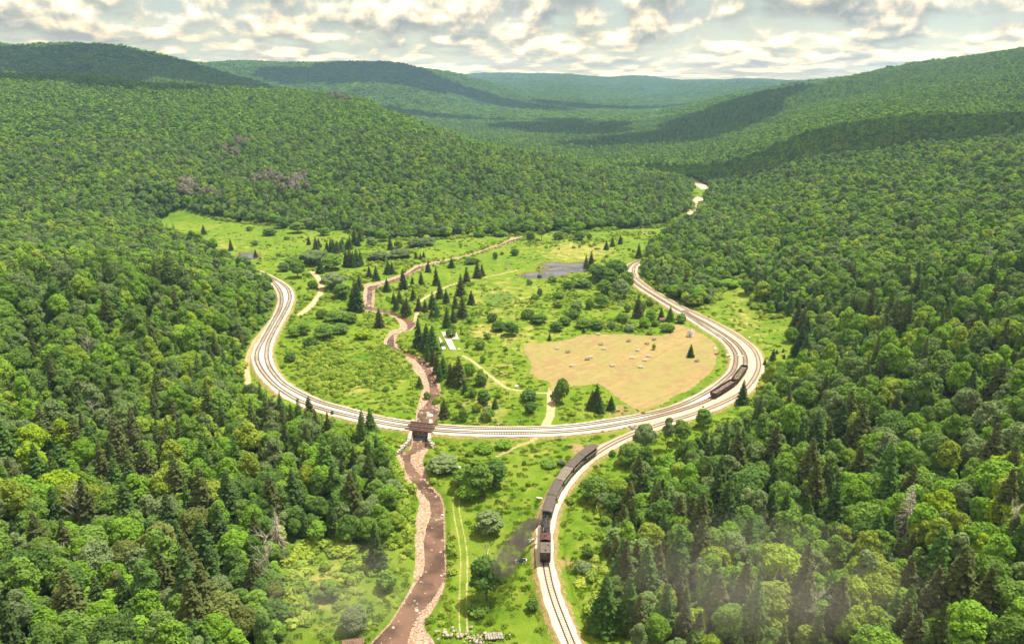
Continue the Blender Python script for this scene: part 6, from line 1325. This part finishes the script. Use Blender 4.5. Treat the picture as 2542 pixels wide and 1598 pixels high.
# covered pump and tarpaulin left of the locomotive
M_TARP = simple('dark_blue_tarpaulin', (0.035, 0.055, 0.12), 0.5, 0.2, 1.0); M_TW = simple('white_tarpaulin', (0.72, 0.70, 0.70), 0.6, 0.1, 1.0)
def drape(name, u, v, w, l, hgt, mat, label, rz, seed, mat2=None):
    x, y, z = base_at(u, v); nx, ny = 22, 16; xs, ys = np.meshgrid(np.linspace(-w/2, w/2, nx), np.linspace(-l/2, l/2, ny))
    e_ = 1-np.clip(np.maximum(np.abs(xs)/(w/2), np.abs(ys)/(l/2)), 0, 1)**6; zz = hgt*e_+0.18*fbm(xs*2+seed, ys*2, 3)*2*e_+0.04
    V = np.c_[(xs+0.12*fbm(ys*2, xs+seed, 2)*2).ravel(), (ys+0.12*fbm(xs*2, ys+seed, 2)*2).ravel(), zz.ravel()]; i, j = np.meshgrid(np.arange(nx-1), np.arange(ny-1)); F = np.c_[(j*nx+i).ravel(), (j*nx+i+1).ravel(), ((j+1)*nx+i+1).ravel(), ((j+1)*nx+i).ravel()]
    mi = None
    if mat2: c_ = V[F].mean(1); mi = ((np.hypot((c_[:, 0]+0.35)/1.35, (c_[:, 1]+0.1)/0.8) < 1)).astype(int)
    o = obj(name, np_mesh(name, V, F, mats=[mat]+([mat2] if mat2 else []), mi=mi, smooth_=True)); o.location = (x, y, z+0.05); o.rotation_euler = (0, 0, rz); return tag(o, label, 'tarpaulin')
drape('blue_tarpaulin', 1306, 1352, 2.0, 1.5, 0.9, M_TARP, 'dark blue tarpaulin over equipment left of the locomotive', 0.3, 3)
drape('white_tarpaulin', 1296, 1391, 3.6, 1.7, 0.15, M_TW, 'white ground sheet with a dark blue middle, in the grass by the tender', 0.25, 5, M_TARP)
x, y, z = base_at(1322, 1343); e = empty('water_pump', (x, y, z), 0.5); tag(e, 'grey water pump with hoses between blue tarpaulin and locomotive', 'pump')
MB().box((0, 0, .35), (1.6, .6, .15)).tube((-.4, 0, .5), (.5, 0, .5), .3, n=12).build('motor', simple('pump_grey', (0.42, 0.42, 0.42), 0.5), e); MB().tube((.6, 0, .5), (1.9, .5, .2), .09, n=6).tube((1.9, .5, .2), (3.0, .8, .3), .09, n=6).build('hose', M_BLK, e); MB().box((-.9, .3, .5), (.4, .5, .5)).build('white_can', M_WHT, e)
# culvert at the bottom edge
x, y, z = base_at(1226, 1581); e = empty('culvert_headwall', (x, y, z), 0.1); tag(e, 'grey timber culvert box between riprap and white post', 'culvert'); MG = simple('old_grey_timber', (0.33, 0.30, 0.26), 0.95, 0.3, 2.0)
for k in range(7): MB().box((-1.8+k*.6, random.uniform(-.1, .1), .5), (.5, 2.2, .12), random.uniform(-.1, .1)).build('plank', MG, e)
for s_ in (-1, 1): MB().box((s_*1.1, -1.1, 0.1), (.2, .25, 1.1)).build('post', MG, e)
MB().tube((0, -1.4, .0), (0, 1.0, .0), .55, n=14, caps=False).build('pipe', M_DARK, e)
# footbridge deck corner
x, y, z = base_at(880, 1597); e = empty('plank_footbridge', (x, y, z+1.0), R(10)); tag(e, 'corner of a weathered plank footbridge at the bottom edge by the river', 'footbridge')
for k in range(12): MB().box((-2.5+k*.42, -0.8, 0), (.34, 2.6, .09)).build('plank', simple('red_brown_planks', (0.24, 0.14, 0.10), 0.9, 0.3, 2.0), e)
for s_ in (-1, 1): MB().box((-0.2, s_*1.0-.8, -.15), (5.4, .2, .25)).build('beam', MG, e)

# ------------------------------------------------------------------ smoke
def puffs(name, pts, dens, col_, label, vox=0.5, nsc=0.5, thr=0.35):
    bm_ = bmesh.new()
    for (x, y, z, r) in pts: bmesh.ops.create_icosphere(bm_, subdivisions=3, radius=1, matrix=Matrix.Translation((x, y, z)) @ Matrix.Diagonal((r, r, r*0.9, 1)))
    me_ = bpy.data.meshes.new(name); bm_.to_mesh(me_); bm_.free(); o = obj(name, me_)
    md = o.modifiers.new('join', 'REMESH'); md.mode = 'VOXEL'; md.voxel_size = vox
    m, t = new_mat(name); out = t.n('ShaderNodeOutputMaterial'); pv = t.n('ShaderNodeVolumePrincipled'); pv.inputs['Color'].default_value = (*col_, 1); pv.inputs['Anisotropy'].default_value = 0.1
    tc = t.n('ShaderNodeTexCoord'); nz = t.noise(tc.outputs['Object'], nsc, 4, 0.6); sx = t.n('ShaderNodeSeparateXYZ'); t.nt.links.new(tc.outputs['Object'], sx.inputs[0])
    fade = t.rng(sx.outputs[0], pts[-1][0], pts[0][0], 0.12, 1.0)
    t.nt.links.new(t.math('MULTIPLY', t.math('MULTIPLY', t.rng(nz, thr, 0.65), fade), dens), pv.inputs['Density']); t.nt.links.new(pv.outputs[0], out.inputs['Volume']); me_.materials.append(m)
    return tag(o, label, 'smoke', kind='stuff')
SPX = [(1349,1303,4.8,0.45),(1343,1297,5.6,0.8),(1334,1296,6.4,1.2),(1323,1299,6.8,1.5),(1313,1306,6.8,1.8),(1304,1316,6.6,2.1),(1296,1328,6.2,2.3),(1288,1341,5.8,2.5),(1279,1352,5.6,2.7),(1270,1362,5.4,2.8),(1262,1374,5.2,2.9),(1254,1388,5.0,3.0),(1250,1404,4.8,3.0)]
P_ = []
for u, v, z, r in SPX:
    z = z+max(0, (1345-u))*0.055; x, y = at(u, v, z); P_.append((x, y, z, r*1.1))
puffs('smoke_plume', P_, 3.6, (0.30, 0.26, 0.235), 'dark brown smoke drifting left from the locomotive chimney', 0.35, 0.62, 0.42)

def veil(name, u, v, zc, rx, ry, rz, dens, label):
    x, y = at(u, v, zc); bm_ = bmesh.new(); bmesh.ops.create_icosphere(bm_, subdivisions=4, radius=1); me_ = bpy.data.meshes.new(name); bm_.to_mesh(me_); bm_.free()
    o = obj(name, me_); o.location = (x, y, zc); o.scale = (rx, ry, rz)
    m, t = new_mat(name); out = t.n('ShaderNodeOutputMaterial'); pv = t.n('ShaderNodeVolumePrincipled'); pv.inputs['Color'].default_value = (0.62, 0.58, 0.54, 1)
    tc = t.n('ShaderNodeTexCoord'); ln = t.n('ShaderNodeVectorMath'); ln.operation = 'LENGTH'; t.nt.links.new(tc.outputs['Object'], ln.inputs[0]); nz = t.noise(tc.outputs['Object'], 1.6, 4, 0.6, 0.5)
    d = t.math('MULTIPLY', t.rng(ln.outputs['Value'], 0.15, 0.95, 1.0, 0.0), t.rng(nz, 0.30, 0.72)); t.nt.links.new(t.math('MULTIPLY', d, dens), pv.inputs['Density']); t.nt.links.new(pv.outputs[0], out.inputs['Volume']); me_.materials.append(m)
    return tag(o, label, 'smoke', kind='stuff')
veil('thin_smoke', 1900, 1440, 24, 42, 26, 12, 0.026, 'thin grey smoke drifting over the bottom right forest')
veil('thin_smoke', 860, 1470, 14, 26, 20, 9, 0.034, 'thin grey smoke drifting over the bushes by the lower river')

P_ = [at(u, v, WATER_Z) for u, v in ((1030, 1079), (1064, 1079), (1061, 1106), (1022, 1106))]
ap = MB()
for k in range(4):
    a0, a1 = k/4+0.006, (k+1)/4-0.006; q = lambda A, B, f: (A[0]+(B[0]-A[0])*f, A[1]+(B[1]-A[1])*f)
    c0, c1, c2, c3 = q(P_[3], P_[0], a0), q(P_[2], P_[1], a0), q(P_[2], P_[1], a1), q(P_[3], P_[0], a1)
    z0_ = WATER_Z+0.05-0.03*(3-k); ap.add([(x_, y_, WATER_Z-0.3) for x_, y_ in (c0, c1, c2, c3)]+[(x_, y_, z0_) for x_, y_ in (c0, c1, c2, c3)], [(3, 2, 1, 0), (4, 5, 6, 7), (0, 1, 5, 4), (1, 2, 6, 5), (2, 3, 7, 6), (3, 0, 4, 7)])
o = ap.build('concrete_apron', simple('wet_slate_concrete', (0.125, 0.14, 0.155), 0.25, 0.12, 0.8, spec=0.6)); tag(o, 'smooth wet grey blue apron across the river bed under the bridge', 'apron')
